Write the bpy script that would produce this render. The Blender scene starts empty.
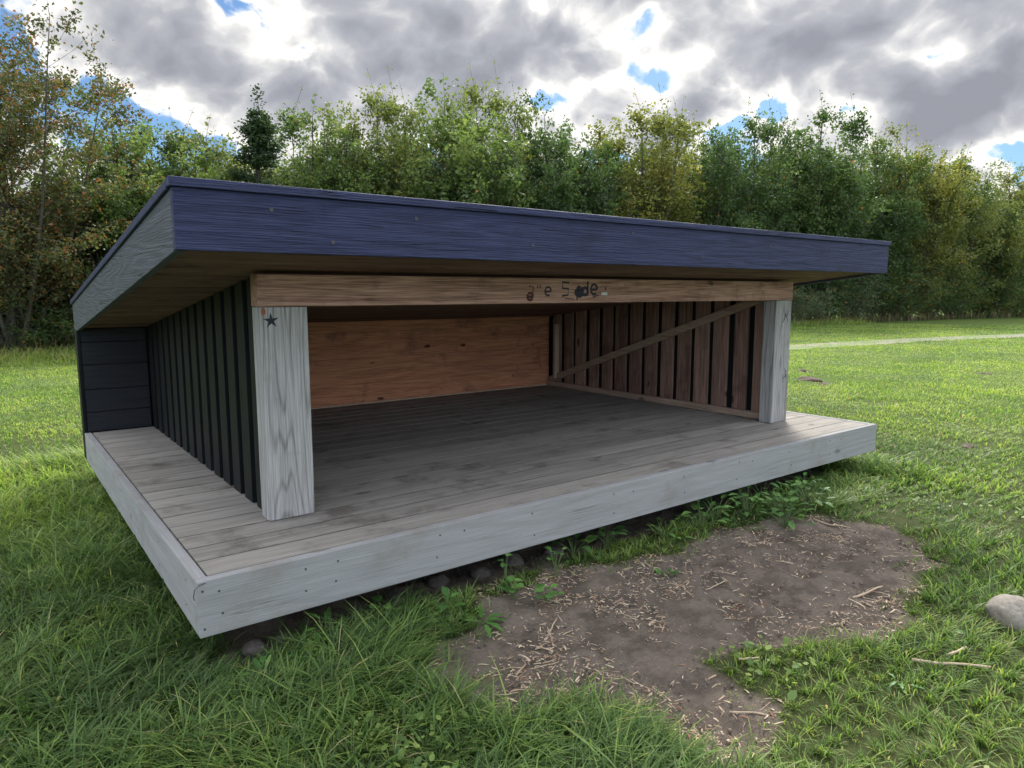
import bpy, math, random
import numpy as np
from mathutils import Vector, Matrix

R = math.radians
scene = bpy.context.scene
COL = scene.collection
rng = np.random.default_rng(11)
random.seed(5)

T = 0.40            # deck top above the meadow
W, D = 5.235, 3.606
SL = 0.1232         # roof fall per metre
ZR = T + 1.4746     # top of roof fascia at the front
RF = 0.2497

# ------------------------------------------------------------------ camera
CAM = Vector((-0.5574, -2.6888, T + 1.0728))
cd = bpy.data.cameras.new('camera')
cam = bpy.data.objects.new('camera', cd)
COL.objects.link(cam)
fw = Vector((0.59788, 0.79106, -0.129436)).normalized()
rt = Vector((0.79768, -0.60308, -0.00119)).normalized()
up = rt.cross(fw)
cam.matrix_world = Matrix(((rt.x, up.x, -fw.x, CAM.x), (rt.y, up.y, -fw.y, CAM.y), (rt.z, up.z, -fw.z, CAM.z), (0, 0, 0, 1)))
cd.sensor_width = 36
cd.lens = 36 * 697.0 / 1024
cd.clip_start = 0.05
cd.clip_end = 2000
scene.camera = cam
FH = Vector((fw.x, fw.y, 0)).normalized()
RH = Vector((FH.y, -FH.x, 0))


def wp(px, d):
    """ground position at horizontal picture offset px and depth d metres from the standpoint"""
    p = CAM + FH * d + RH * ((px - 512) / 697.0 * d)
    return p.x, p.y


# ------------------------------------------------------------------ noise in numpy
def _h(ix, iy, s):
    n = (ix * 374761393 + iy * 668265263 + s * 974634777) & 0xFFFFFFFF
    n = ((n ^ (n >> 13)) * 1274126177) & 0xFFFFFFFF
    return ((n ^ (n >> 16)) & 0xFFFF) / 65535.0


def vnoise(x, y, s=0):
    x = np.asarray(x, float); y = np.asarray(y, float)
    ix = np.floor(x).astype(np.int64); iy = np.floor(y).astype(np.int64)
    fx = x - ix; fy = y - iy
    fx = fx * fx * (3 - 2 * fx); fy = fy * fy * (3 - 2 * fy)
    a = _h(ix, iy, s); b = _h(ix + 1, iy, s); c = _h(ix, iy + 1, s); d = _h(ix + 1, iy + 1, s)
    return (a * (1 - fx) + b * fx) * (1 - fy) + (c * (1 - fx) + d * fx) * fy


def fbm(x, y, s=0, o=4):
    v = 0; a = 0.5; t = 0
    for k in range(o):
        v = v + a * vnoise(x * 2 ** k, y * 2 ** k, s + k * 7); t += a; a *= 0.5
    return v / t


DIRT = [(0.667, -0.558), (0.829, -0.362), (0.99, -0.33), (1.2, -0.221), (1.253, -0.034), (1.821, 0.031), (2.228, -0.12), (2.705, -0.17),
        (3.389, -0.154), (3.791, -0.409), (3.91, -0.676), (3.781, -1.025), (3.488, -1.185), (3.008, -1.224), (2.695, -1.392), (2.393, -1.393),
        (2.157, -1.299), (1.947, -1.107), (1.685, -1.109), (1.66, -1.27), (1.60, -1.43), (1.45, -1.52), (1.33, -1.56), (1.20, -1.45), (1.19, -1.30), (1.221, -1.098),
        (1.012, -0.901), (0.794, -0.828)]


def sdist(x, y, poly):
    """signed distance, positive inside"""
    x = np.asarray(x, float); y = np.asarray(y, float)
    best = np.full(x.shape, 1e9); ins = np.zeros(x.shape, bool)
    n = len(poly)
    for i in range(n):
        ax, ay = poly[i]; bx, by = poly[(i + 1) % n]
        ex, ey = bx - ax, by - ay
        t = np.clip(((x - ax) * ex + (y - ay) * ey) / (ex * ex + ey * ey), 0, 1)
        best = np.minimum(best, np.hypot(x - ax - t * ex, y - ay - t * ey))
        c = ((ay > y) != (by > y))
        with np.errstate(divide='ignore', invalid='ignore'):
            xi = ax + (y - ay) * ex / (ey if ey else 1e-9)
        ins ^= c & (x < xi)
    return np.where(ins, best, -best)


UNDER = [(0.12, 0.06), (W - 0.3, 0.22), (W - 0.25, D - 0.2), (0.25, D - 0.2)]


def dirtmask(x, y):
    d1 = sdist(x, y, DIRT) + (fbm(x * 4, y * 4, 3) - 0.5) * 0.30
    d2 = sdist(x, y, UNDER) + (fbm(x * 5, y * 5, 9) - 0.5) * 0.25
    return np.maximum(d1, d2)


def ground_z(x, y):
    x = np.asarray(x, float); y = np.asarray(y, float)
    r = np.hypot(x - 1, y)
    f = np.clip((14 - r) / 8, 0, 1)
    z = ((fbm(x * 1.6, y * 1.6, 21) - 0.5) * 0.06 + (fbm(x * 7, y * 7, 22, 3) - 0.5) * 0.022) * f
    m = np.clip(dirtmask(x, y) / 0.15, -0.2, 1)
    z = z * (1 - 0.5 * np.clip(m, 0, 1)) - 0.03 * np.clip(m, 0, 1) * f
    return z


# ------------------------------------------------------------------ node helpers
class NT:
    def __init__(s, mat, surf=True):
        s.t = mat.node_tree; s.n = s.t.nodes; s.l = s.t.links

    def add(s, ty, ins=None, **kw):
        n = s.n.new(ty)
        for k, v in kw.items():
            setattr(n, k, v)
        if ins:
            for k, v in ins.items():
                sk = n.inputs[k]
                if isinstance(v, bpy.types.NodeSocket):
                    s.l.new(v, sk)
                else:
                    sk.default_value = v
        return n

    def math(s, op, a, b=None, c=None, clamp=False):
        n = s.n.new('ShaderNodeMath'); n.operation = op; n.use_clamp = clamp
        for i, v in enumerate((a, b, c)):
            if v is None: continue
            if isinstance(v, bpy.types.NodeSocket): s.l.new(v, n.inputs[i])
            else: n.inputs[i].default_value = v
        return n.outputs[0]

    def vmath(s, op, a, b=None, out=0):
        n = s.n.new('ShaderNodeVectorMath'); n.operation = op
        for i, v in enumerate((a, b)):
            if v is None: continue
            if isinstance(v, bpy.types.NodeSocket): s.l.new(v, n.inputs[i])
            else: n.inputs[i].default_value = v
        return n.outputs[out]

    def mix(s, f, a, b, blend='MIX'):
        n = s.n.new('ShaderNodeMix'); n.data_type = 'RGBA'; n.blend_type = blend
        for i, v in ((0, f), (6, a), (7, b)):
            if isinstance(v, bpy.types.NodeSocket): s.l.new(v, n.inputs[i])
            else: n.inputs[i].default_value = v if i == 0 else (*v, 1)[:4]
        return n.outputs[2]

    def ramp(s, f, stops, interp='LINEAR'):
        n = s.n.new('ShaderNodeValToRGB'); s.l.new(f, n.inputs[0])
        e = n.color_ramp.elements; n.color_ramp.interpolation = interp
        while len(e) < len(stops): e.new(0.5)
        for el, (p, c) in zip(e, stops):
            el.position = p
            el.color = (c, c, c, 1) if isinstance(c, (int, float)) else (*c, 1)
        return n.outputs[0]

    def map(s, v, a, b, c=0.0, d=1.0, smooth=False):
        n = s.n.new('ShaderNodeMapRange'); n.clamp = True
        if smooth: n.interpolation_type = 'SMOOTHSTEP'
        s.l.new(v, n.inputs[0])
        for i, q in enumerate((a, b, c, d)): n.inputs[i + 1].default_value = q
        return n.outputs[0]

    def noise(s, vec, scale, detail=4, rough=0.55, dist=0.0):
        return s.add('ShaderNodeTexNoise', {'Vector': vec, 'Scale': scale, 'Detail': detail, 'Roughness': rough, 'Distortion': dist}).outputs[0]


def newmat(name):
    m = bpy.data.materials.new(name); m.use_nodes = True
    t = NT(m); b = t.n['Principled BSDF']
    return m, t, b


def wood(name, c_dark, c_light, axis, grain=1.0, knots=0.5, rings=0.6, rough=0.75, stain=0.4, stain_col=None, edge=None, bump=0.35, boardvar=0.25, spec=0.3, fine=1.0, kscale=1.0, rsharp=0.42, kprob=0.45, cracks=.85, contrast=1.0):
    """weathered timber: grain streaks, growth-ring contours, knots, blotches; varies board by board"""
    m, t, b = newmat(name)
    co = t.add('ShaderNodeTexCoord').outputs['Object']
    rnd = t.add('ShaderNodeAttribute', attribute_name='rnd')
    off = t.vmath('MULTIPLY', rnd.outputs['Vector'], (37.0, 23.0, 17.0))
    p = t.vmath('ADD', co, off)
    sc = [11.0, 11.0, 11.0]; sc[axis] = 0.9
    ps = t.vmath('MULTIPLY', p, tuple(sc))
    warp = t.noise(p, 2.3, 3)
    f1 = t.noise(ps, 0.55, 2, 0.4)                                      # ring field
    ring = t.math('PINGPONG', t.math('MULTIPLY', f1, 9.0 * grain), 0.5)
    ring = t.map(ring, 0.02, rsharp, 0, 1)
    sc2 = [190.0, 190.0, 190.0]; sc2[axis] = 5.0
    streak = t.map(t.noise(t.vmath('MULTIPLY', p, tuple(sc2)), 1.0, 3, 0.6), .30, .68, 0, 1)
    sc3 = [45.0, 45.0, 45.0]; sc3[axis] = 1.6
    streak2 = t.noise(t.vmath('MULTIPLY', p, tuple(sc3)), 1.0, 4, 0.6)
    blot = t.noise(p, 3.1, 5, 0.65)
    v = t.math('ADD', t.math('MULTIPLY', streak, 0.45 * fine), t.math('MULTIPLY', streak2, 0.55))
    v = t.math('ADD', v, t.math('MULTIPLY', t.math('SUBTRACT', ring, 0.5), 0.28 * rings))
    v = t.math('ADD', v, t.math('MULTIPLY', t.math('SUBTRACT', rnd.outputs['Fac'], 0.5), boardvar))
    v = t.map(v, 0.52 - .28 / contrast, 0.52 + .28 / contrast, 0, 1)
    col = t.mix(v, c_dark, c_light)
    # drying cracks: hairlines that run with the grain
    sc4 = [26.0, 26.0, 26.0]; sc4[axis] = 0.55
    ck = t.math('ABSOLUTE', t.math('SUBTRACT', t.noise(t.vmath('ADD', t.vmath('MULTIPLY', p, tuple(sc4)), (3.1, 7.7, 1.3)), 1.0, 1.5, .5), 0.5))
    ck = t.math('MULTIPLY', t.map(ck, 0.002, 0.014, 1, 0), t.map(t.noise(p, 2.3, 2), .54, .66, 0, 1))
    col = t.mix(t.math('MULTIPLY', ck, cracks), col, tuple(c * .30 for c in c_dark))
    sd = stain_col or tuple(c * 0.45 for c in c_dark)
    col = t.mix(t.math('MULTIPLY', t.map(blot, 0.52, 0.72, 0, 1, True), stain), col, sd)
    # knots
    sk = [5.5 * kscale] * 3; sk[axis] = 2.6 * kscale
    vor = t.add('ShaderNodeTexVoronoi', {'Vector': t.vmath('ADD', t.vmath('MULTIPLY', p, tuple(sk)), t.vmath('MULTIPLY', t.add('ShaderNodeTexNoise', {'Vector': p, 'Scale': 14.0}).outputs[1], (0.18, 0.18, 0.18))), 'Scale': 1.0})
    kn = t.math('MULTIPLY', t.map(vor.outputs['Distance'], 0.07, 0.15, 1, 0, True), t.math('GREATER_THAN', t.add('ShaderNodeSeparateColor', {'Color': vor.outputs['Color']}).outputs[0], kprob))
    col = t.mix(t.math('MULTIPLY', kn, knots), col, tuple(c * 0.22 for c in c_dark))
    t.l.new(col, b.inputs['Base Color'])
    b.inputs['Roughness'].default_value = rough
    b.inputs['Specular IOR Level'].default_value = spec
    hgt = t.math('ADD', t.math('SUBTRACT', t.math('MULTIPLY', streak, 0.5), t.math('MULTIPLY', ck, 1.6 * cracks)), t.math('ADD', t.math('MULTIPLY', streak2, 0.5), t.math('MULTIPLY', ring, 0.55 * rings)))
    bp = t.add('ShaderNodeBump', {'Height': hgt, 'Strength': bump, 'Distance': 0.006})
    t.l.new(bp.outputs[0], b.inputs['Normal'])
    return m


def plain(name, col, rough=0.7, metal=0.0, var=0.3, scale=20):
    m, t, b = newmat(name)
    co = t.add('ShaderNodeTexCoord').outputs['Object']
    n = t.noise(co, scale, 4)
    t.l.new(t.mix(n, tuple(c * (1 - var) for c in col), tuple(c * (1 + var) for c in col)), b.inputs['Base Color'])
    b.inputs['Roughness'].default_value = rough; b.inputs['Metallic'].default_value = metal
    return m


GREY_D, GREY_L = (0.17, 0.165, 0.165), (0.40, 0.405, 0.41)
M = {}
M['deck'] = wood('weathered_deck', (0.155, 0.142, 0.128), (0.41, 0.38, 0.345), 0, 0.7, 0.6, 0.4, 0.8, 0.8, (0.10, 0.088, 0.076), bump=0.35, boardvar=0.45, fine=.8, cracks=.5, contrast=.72)
M['deckfx'] = wood('grey_board', (0.222, 0.223, 0.224), (0.40, 0.402, 0.405), 0, 0.9, 0.5, 0.5, 0.8, 0.8, (0.23, 0.215, 0.195), bump=0.3, fine=.6, rsharp=.3, cracks=.4, contrast=.6)
M['deckfy'] = wood('grey_board_side', (0.222, 0.223, 0.224), (0.40, 0.402, 0.405), 1, 0.9, 0.5, 0.5, 0.8, 0.8, (0.23, 0.215, 0.195), bump=0.3, fine=.6, rsharp=.3, cracks=.4, contrast=.6)
M['post'] = wood('grey_post', (0.165, 0.16, 0.155), (0.42, 0.412, 0.405), 2, 1.5, 0.6, 1.1, 0.8, 0.55, (0.20, 0.18, 0.155), bump=0.45, fine=.9, rsharp=.22, cracks=.5, contrast=.85)
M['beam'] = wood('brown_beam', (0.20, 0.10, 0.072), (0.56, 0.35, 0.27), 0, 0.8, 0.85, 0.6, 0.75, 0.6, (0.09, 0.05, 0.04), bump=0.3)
M['roofx'] = wood('black_stain_front', (0.017, 0.022, 0.062), (0.037, 0.046, 0.115), 0, 1.2, 0.6, 0.6, 0.55, 0.45, bump=0.9, spec=0.3, fine=1.0, cracks=.6)
M['roofy'] = wood('black_stain_side', (0.040, 0.049, 0.068), (0.078, 0.092, 0.120), 1, 1.6, 0.5, 0.8, 0.55, 0.2, (0.035, 0.05, 0.035), bump=0.7, spec=0.4, fine=0.5)
M['black'] = wood('black_stain_wall', (0.003, 0.004, 0.005), (0.010, 0.013, 0.014), 2, 0.8, 0.3, 0.3, 0.55, 0.4, (0.008, 0.015, 0.007), bump=0.4, spec=0.18)
M['blackx'] = wood('black_stain_wing', (0.004, 0.005, 0.008), (0.012, 0.014, 0.022), 0, 0.8, 0.3, 0.3, 0.55, 0.2, bump=0.4, spec=0.4)
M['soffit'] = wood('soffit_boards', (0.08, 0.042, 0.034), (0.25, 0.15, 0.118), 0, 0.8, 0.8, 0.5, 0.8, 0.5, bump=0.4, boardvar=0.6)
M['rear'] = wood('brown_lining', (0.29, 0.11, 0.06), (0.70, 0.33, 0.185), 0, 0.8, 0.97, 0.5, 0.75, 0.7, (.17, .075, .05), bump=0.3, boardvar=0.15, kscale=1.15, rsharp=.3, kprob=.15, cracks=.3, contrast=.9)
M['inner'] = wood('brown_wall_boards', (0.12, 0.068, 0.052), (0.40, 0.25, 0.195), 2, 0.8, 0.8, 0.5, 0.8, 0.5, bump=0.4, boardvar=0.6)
M['brace'] = wood('brace_timber', (0.22, 0.15, 0.11), (0.46, 0.34, 0.26), 1, 0.8, 0.6, 0.4, 0.8, 0.4, bump=0.3)
M['batten'] = wood('pale_batten', (0.4, 0.30, 0.22), (0.62, 0.5, 0.38), 2, 0.8, 0.3, 0.4, 0.8, 0.3, bump=0.3)
M['felt'] = plain('roof_felt', (0.05, 0.05, 0.055), 0.9)
M['screw'] = plain('rusty_screw', (0.06, 0.055, 0.06), 0.6)
for k_, n_, c_ in (('ink', 'worn_dark_paint', (0.02, 0.018, 0.035)), ('redink', 'worn_red_brown_paint', (0.07, 0.018, 0.015))):
    m, t, b = newmat(n_); co = t.add('ShaderNodeTexCoord').outputs['Object']
    b.inputs['Base Color'].default_value = (*c_, 1); b.inputs['Roughness'].default_value = .8
    t.l.new(t.map(t.noise(t.vmath('MULTIPLY', co, (30, 30, 160)), 1.0, 4, .7), .30, .46, .35, .97), b.inputs['Alpha']); M[k_] = m
M['wire'] = plain('rusty_wire', (0.03, 0.025, 0.025), 0.6)
M['rust'] = plain('orange_stain', (0.32, 0.10, 0.05), 0.8)
M['tag'] = plain('pale_tag', (0.5, 0.55, 0.55), 0.5, var=0.05)
M['block'] = plain('concrete_block', (0.2, 0.19, 0.18), 0.9)


# ------------------------------------------------------------------ object helpers
def link(name, me, mat, parent=None, mats=None):
    o = bpy.data.objects.new(name, me); COL.objects.link(o)
    for mm in (mats or [mat]): me.materials.append(mm)
    if parent: o.parent = parent
    return o


def tag(o, label=None, cat=None, group=None, kind=None):
    if label: o['label'] = label
    if cat: o['category'] = cat
    if group: o['group'] = group
    if kind: o['kind'] = kind
    return o


def empty(name, loc=(0, 0, 0), rz=0):
    o = bpy.data.objects.new(name, None); COL.objects.link(o)
    o.location = loc; o.rotation_euler = (0, 0, rz); o.empty_display_size = 0.2
    return o


class MB:
    def __init__(s): s.v = []; s.f = []; s.r = []; s.m = []

    def hexa(s, c, rnd=None, mi=0):
        """c: 8 corners, bottom ring 0-3 counter-clockwise then top ring"""
        k = len(s.v); s.v += [tuple(q) for q in c]
        rnd = random.random() if rnd is None else rnd
        rv = (rnd, random.random(), random.random())
        for f in ((3, 2, 1, 0), (4, 5, 6, 7), (0, 1, 5, 4), (1, 2, 6, 5), (2, 3, 7, 6), (3, 0, 4, 7)):
            s.f.append(tuple(k + i for i in f)); s.m.append(mi)
        s.r += [rv] * 8

    def box(s, x0, x1, y0, y1, z0, z1, rnd=None, mi=0, ztop=None):
        zt = ztop or (lambda y: z1)
        s.hexa([(x0, y0, z0), (x1, y0, z0), (x1, y1, z0), (x0, y1, z0), (x0, y0, zt(y0)), (x1, y0, zt(y0)), (x1, y1, zt(y1)), (x0, y1, zt(y1))], rnd, mi)

    def sbox(s, x0, x1, y0, y1, zb, zt, rnd=None, mi=0):
        """box whose bottom and top both follow functions of y"""
        s.hexa([(x0, y0, zb(y0)), (x1, y0, zb(y0)), (x1, y1, zb(y1)), (x0, y1, zb(y1)), (x0, y0, zt(y0)), (x1, y0, zt(y0)), (x1, y1, zt(y1)), (x0, y1, zt(y1))], rnd, mi)

    def cyl(s, p, ax, r, h, n=8, mi=0, jit=0):
        k = len(s.v); p = Vector(p); ax = Vector(ax).normalized()
        a = ax.orthogonal().normalized(); b = ax.cross(a)
        for hh in (0, h):
            for i in range(n):
                t = 2 * math.pi * i / n; rr = r * (1 + jit * (random.random() - .5))
                s.v.append(tuple(p + ax * hh + a * math.cos(t) * rr + b * math.sin(t) * rr)); s.r.append((.5, .5, .5))
        for i in range(n):
            j = (i + 1) % n
            s.f.append((k + i, k + j, k + n + j, k + n + i)); s.m.append(mi)
        s.f.append(tuple(k + n + i for i in range(n))); s.m.append(mi)
        s.f.append(tuple(k + i for i in reversed(range(n)))); s.m.append(mi)

    def tube(s, pts, radii, n=6, mi=0):
        k0 = len(s.v); pts = [Vector(p) for p in pts]
        for i, p in enumerate(pts):
            d = (pts[min(i + 1, len(pts) - 1)] - pts[max(i - 1, 0)]).normalized()
            a = d.cross(Vector((0.31, 0.2, 0.93))).normalized() if abs(d.z) < .9 else d.cross(Vector((1, .1, 0))).normalized()
            b = d.cross(a)
            for j in range(n):
                t = 2 * math.pi * j / n
                s.v.append(tuple(p + (a * math.cos(t) + b * math.sin(t)) * radii[i])); s.r.append((.5, .5, .5))
        for i in range(len(pts) - 1):
            for j in range(n):
                q = (j + 1) % n
                s.f.append((k0 + i * n + j, k0 + i * n + q, k0 + (i + 1) * n + q, k0 + (i + 1) * n + j)); s.m.append(mi)
        s.f.append(tuple(k0 + j for j in reversed(range(n)))); s.m.append(mi)
        e = k0 + (len(pts) - 1) * n
        s.f.append(tuple(e + j for j in range(n))); s.m.append(mi)

    def build(s, name, mats, parent=None, bevel=0.0, smooth=False):
        me = bpy.data.meshes.new(name); me.from_pydata(s.v, [], s.f)
        at = me.attributes.new('rnd', 'FLOAT_COLOR', 'POINT')
        at.data.foreach_set('color', np.array([(*r, 1) for r in s.r], dtype=np.float32).ravel())
        mats = mats if isinstance(mats, list) else [mats]
        o = link(name, me, None, parent, mats)
        me.polygons.foreach_set('material_index', s.m)
        if smooth: me.polygons.foreach_set('use_smooth', [True] * len(me.polygons))
        me.update()
        if bevel:
            md = o.modifiers.new('bevel', 'BEVEL'); md.width = bevel; md.segments = 2; md.limit_method = 'ANGLE'
        return o


# ================================================================== the shelter
SH = empty('wooden_shelter', (W / 2, D / 2, 0))
tag(SH, 'open fronted low wooden shelter with dark sloping roof and raised grey plank deck', 'shelter')
off = Vector((-W / 2, -D / 2, 0))


def part(mb, name, mats, bevel=0.0, parent=None, label=None):
    mb.v = [(a - W / 2, b - D / 2, c) for a, b, c in mb.v]
    o = mb.build(name, mats, parent or SH, bevel)
    if label: o['label'] = label
    return o


def screw(p, ax, r, h, parent):
    q = MB(); q.cyl((p[0] - W / 2, p[1] - D / 2, p[2]), ax, r, h, 8); q.build('screw_head', M['screw'], parent)


SB = lambda y: ZR - RF + 0.022 - SL * y        # soffit underside
# --- deck
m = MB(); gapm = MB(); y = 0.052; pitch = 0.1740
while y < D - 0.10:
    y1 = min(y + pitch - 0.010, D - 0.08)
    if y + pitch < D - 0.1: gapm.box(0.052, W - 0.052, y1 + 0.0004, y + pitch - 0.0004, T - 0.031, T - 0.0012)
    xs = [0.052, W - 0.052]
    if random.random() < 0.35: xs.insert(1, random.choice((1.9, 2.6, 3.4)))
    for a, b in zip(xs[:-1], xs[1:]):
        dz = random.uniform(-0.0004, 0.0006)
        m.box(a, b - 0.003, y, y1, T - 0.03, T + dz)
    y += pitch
part(m, 'deck_floor', M['deck'])
part(gapm, 'seam_shade', M['black'])  # dark filler strips standing in for the shade in the board gaps
m = MB(); m.box(0.05, W - 0.05, 0.05, D - 0.07, T - 0.04, T - 0.033); part(m, 'light_block_sheet', M['black'])  # unseen dark sheet, added to keep light from showing through the board gaps
for nm, (a, b, c, d), mt in (('front', (0, W, 0, 0.045), 'deckfx'), ('l', (0, 0.045, 0.047, D - 0.067), 'deckfy'), ('r', (W - 0.045, W, 0.047, D - 0.067), 'deckfy')):
    m = MB(); mats = [M[mt], M['screw']]
    if nm == 'l':
        # underside of this board is nicked in places
        ys = [0.047]
        out = [(c, -.22)]
        for yy in (0.69, 1.41, 1.90, 2.53): out += [(yy - .05, -.219), (yy - .012, -.205), (yy, -.196), (yy + .006, -.219)]
        out += [(d, -.218), (d, .001), (c, .001)]
        n_ = len(out)
        m.v = [(a, q[0], T + q[1]) for q in out] + [(b, q[0], T + q[1]) for q in out]
        m.r = [(.6, .3, .4)] * (2 * n_)
        m.f = [tuple(range(n_))[::-1], tuple(range(n_, 2 * n_))] + [(i, (i + 1) % n_, n_ + (i + 1) % n_, n_ + i) for i in range(n_)]
        m.m = [0] * len(m.f)
    else:
        m.box(a, b, c, d, T - 0.22, T + 0.002, 0.45)
    o = part(m, 'deck_edge_board', mats, 0.0035)
    s = MB()
    if nm == 'front':
        x = 0.013
        spots = [(0.018, -0.037), (0.077, -0.05), (0.086, -0.141), (0.018, -0.187), (0.415, -0.047), (0.413, -0.14), (0.543, -0.131), (0.555, -0.046)]
        for k in range(1, 9):
            xx = 0.48 + k * 0.58
            spots += [(xx + random.uniform(-.04, .04), -0.045 + random.uniform(-.01, .01)), (xx + random.uniform(-.04, .04), -0.15 + random.uniform(-.015, .015))]
            if k % 2: spots.append((xx + 0.13, -0.05 + random.uniform(-.01, .01)))
        for xx, zz in spots: screw((xx, 0.0004, T + zz), (0, -1, 0), 0.0052, 0.0012, o)
    else:
        for k in range(7):
            for zz in (-0.05, -0.16):
                screw(((-0.0002 if nm == 'l' else W), 0.2 + k * 0.52 + random.uniform(-.03, .03), T + zz), (-1 if nm == 'l' else 1, 0, 0), 0.004, 0.0012, o)
m = MB(); m.tube([(0.03, -0.004, T - 0.005), (0.004, -0.012, T - 0.006), (-0.012, -0.012, T - 0.02), (-0.016, -0.008, T - 0.05), (-0.012, -0.004, T - 0.062)], [0.0016] * 5, 6)
part(m, 'wire_hook', M['wire'])
m = MB()
for yy in (0.55, 1.5, 2.5, 3.35): m.box(0.047, W - 0.047, yy, yy + 0.07, T - 0.2, T - 0.042)
part(m, 'floor_joist', M['black'])
for xx in (0.7, 2.6, 4.5):
    for yy in (0.62, 3.1):
        m = MB(); m.box(xx - .13, xx + .13, yy - .12, yy + .12, -0.08, T - 0.202); part(m, 'support_block', M['block'], 0.01)

# --- posts and beam
for px0 in (0.447, 4.560):
    m = MB(); m.box(px0, px0 + 0.223, 0.541, 0.655, T + 0.003, T + 1.010, 0.3 if px0 < 1 else 0.6)
    o = part(m, 'corner_post', M['post'], 0.004)
    if px0 < 1:
        s = MB(); cx, cz = 0.497, T + 0.948
        k = len(s.v); pts = []
        for i in range(10):
            a = math.pi / 2 + i * math.pi / 5 + 0.06; r = 0.037 if i % 2 == 0 else 0.0125
            pts.append((cx + math.cos(a) * r * 1.05, 0.5400, cz + math.sin(a) * r))
        s.v = [(cx, 0.5385, cz)] + pts + [(p[0], 0.5412, p[2]) for p in pts]
        s.r = [(.5, .5, .5)] * 21
        for i in range(10):
            j = (i + 1) % 10
            s.f.append((0, 1 + j, 1 + i)); s.f.append((1 + i, 1 + j, 11 + j, 11 + i)); s.m += [0, 0]
        s.v = [(q[0] - W / 2, q[1] - D / 2, q[2]) for q in s.v]
        so = s.build('star_mark', M['ink'], o); so['label'] = 'small dark five pointed star near the top of the post'
        s = MB(); s.cyl((0.463 - W / 2, 0.5412 - D / 2, T + 0.988), (0, -1, 0), 0.010, 0.0008, 9, jit=.4)
        for q in range(len(s.v)): v = s.v[q]; s.v[q] = (v[0], v[1], T + 0.988 + (v[2] - T - 0.988) * 1.7)
        s.build('orange_stain', M['rust'], o)
    else:
        s = MB(); s3 = MB()
        def dash(x0, z0, x1, z1, w=0.006):
            (s if z0 > .7 else s3).tube([(x0 - W / 2, 0.5410 - D / 2, T + z0), (x1 - W / 2, 0.5410 - D / 2, T + z1)], [w * .8, w * .5], 5)
        for q in ((4.672, .84, 4.700, .905), (4.70, .90, 4.735, .835), (4.690, .87, 4.712, .93), (4.66, .83, 4.69, .86), (4.705, .87, 4.745, .93), (4.70, .40, 4.712, .33), (4.735, .43, 4.742, .36), (4.715, .45, 4.75, .42), (4.70, .36, 4.73, .385), (4.745, .40, 4.75, .37)): dash(*q, w=0.0035)
        s.build('dark_scrawl', M['ink'], o); s3.build('dark_scrawl', M['ink'], o)
m = MB(); m.box(0.440, 4.787, 0.537, 0.640, T + 1.012, T + 1.160, 0.5)
beam = part(m, 'front_beam', M['beam'], 0.004)
def ring_pts(cx, cz, rx, rz, a0, a1, n=9):
    return [(cx + rx * math.cos(R(a0 + (a1 - a0) * i / n)), cz + rz * math.sin(R(a0 + (a1 - a0) * i / n))) for i in range(n + 1)]
LET = [('redink', 'small red brown a with a tick above', [(ring_pts(2.015, 1.052, .022, .022, 0, 360), .008), ([(2.035, 1.05), (2.037, 1.11), (2.005, 1.112)], .004), ([(2.0, 1.05), (2.03, 1.05)], .010)]),
       ('redink', None, [([(2.068, 1.10), (2.074, 1.118)], .004)]), ('redink', None, [([(2.088, 1.10), (2.094, 1.12)], .004)]),
       ('ink', 'scrawled letter e', [([(2.13, 1.08), (2.172, 1.083)] + ring_pts(2.152, 1.083, .024, .026, 0, 300), .006)]),
       ('ink', 'scrawled letter S', [([(2.32, 1.135), (2.265, 1.138), (2.265, 1.102), (2.315, 1.098), (2.312, 1.06), (2.262, 1.055)], .006)]),
       ('ink', None, [([(2.29, 1.04), (2.36, 1.035)], .003)]),
       ('ink', 'overwritten blotted letter', [(ring_pts(2.405, 1.078, .03, .024, 0, 360), .014), ([(2.38, 1.075), (2.43, 1.08)], .018), ([(2.385, 1.03), (2.390, 1.08), (2.40, 1.12)], .006)]),
       ('ink', 'scrawled letter d', [(ring_pts(2.452, 1.082, .024, .024, 0, 360), .010), ([(2.475, 1.055), (2.475, 1.145)], .008)]),
       ('ink', 'scrawled letter e at the end', [([(2.505, 1.093), (2.555, 1.095)] + ring_pts(2.53, 1.095, .028, .032, 0, 310), .008)]),
       ('ink', None, [([(2.52, 1.045), (2.57, 1.06)], .004)]), ('ink', None, [([(2.625, 1.10), (2.635, 1.10)], .009)])]
for mt_, lb_, sts in LET:
    s = MB()
    for pts, w_ in sts: s.tube([(x - W / 2, 0.5366 - D / 2, T + z) for x, z in pts], [w_] * len(pts), 6)
    s.v = [(v[0], 0.5366 - D / 2 + (v[1] - 0.5366 + D / 2) * .15, v[2]) for v in s.v]
    o = s.build('scrawled_letter', M[mt_], beam)
    if lb_: o['label'] = lb_
s = MB(); s.box(2.595 - W / 2, 2.645 - W / 2, 0.5350 - D / 2, 0.5375 - D / 2, T + 1.058, T + 1.076); s.build('pale_label', M['tag'], beam)

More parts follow.
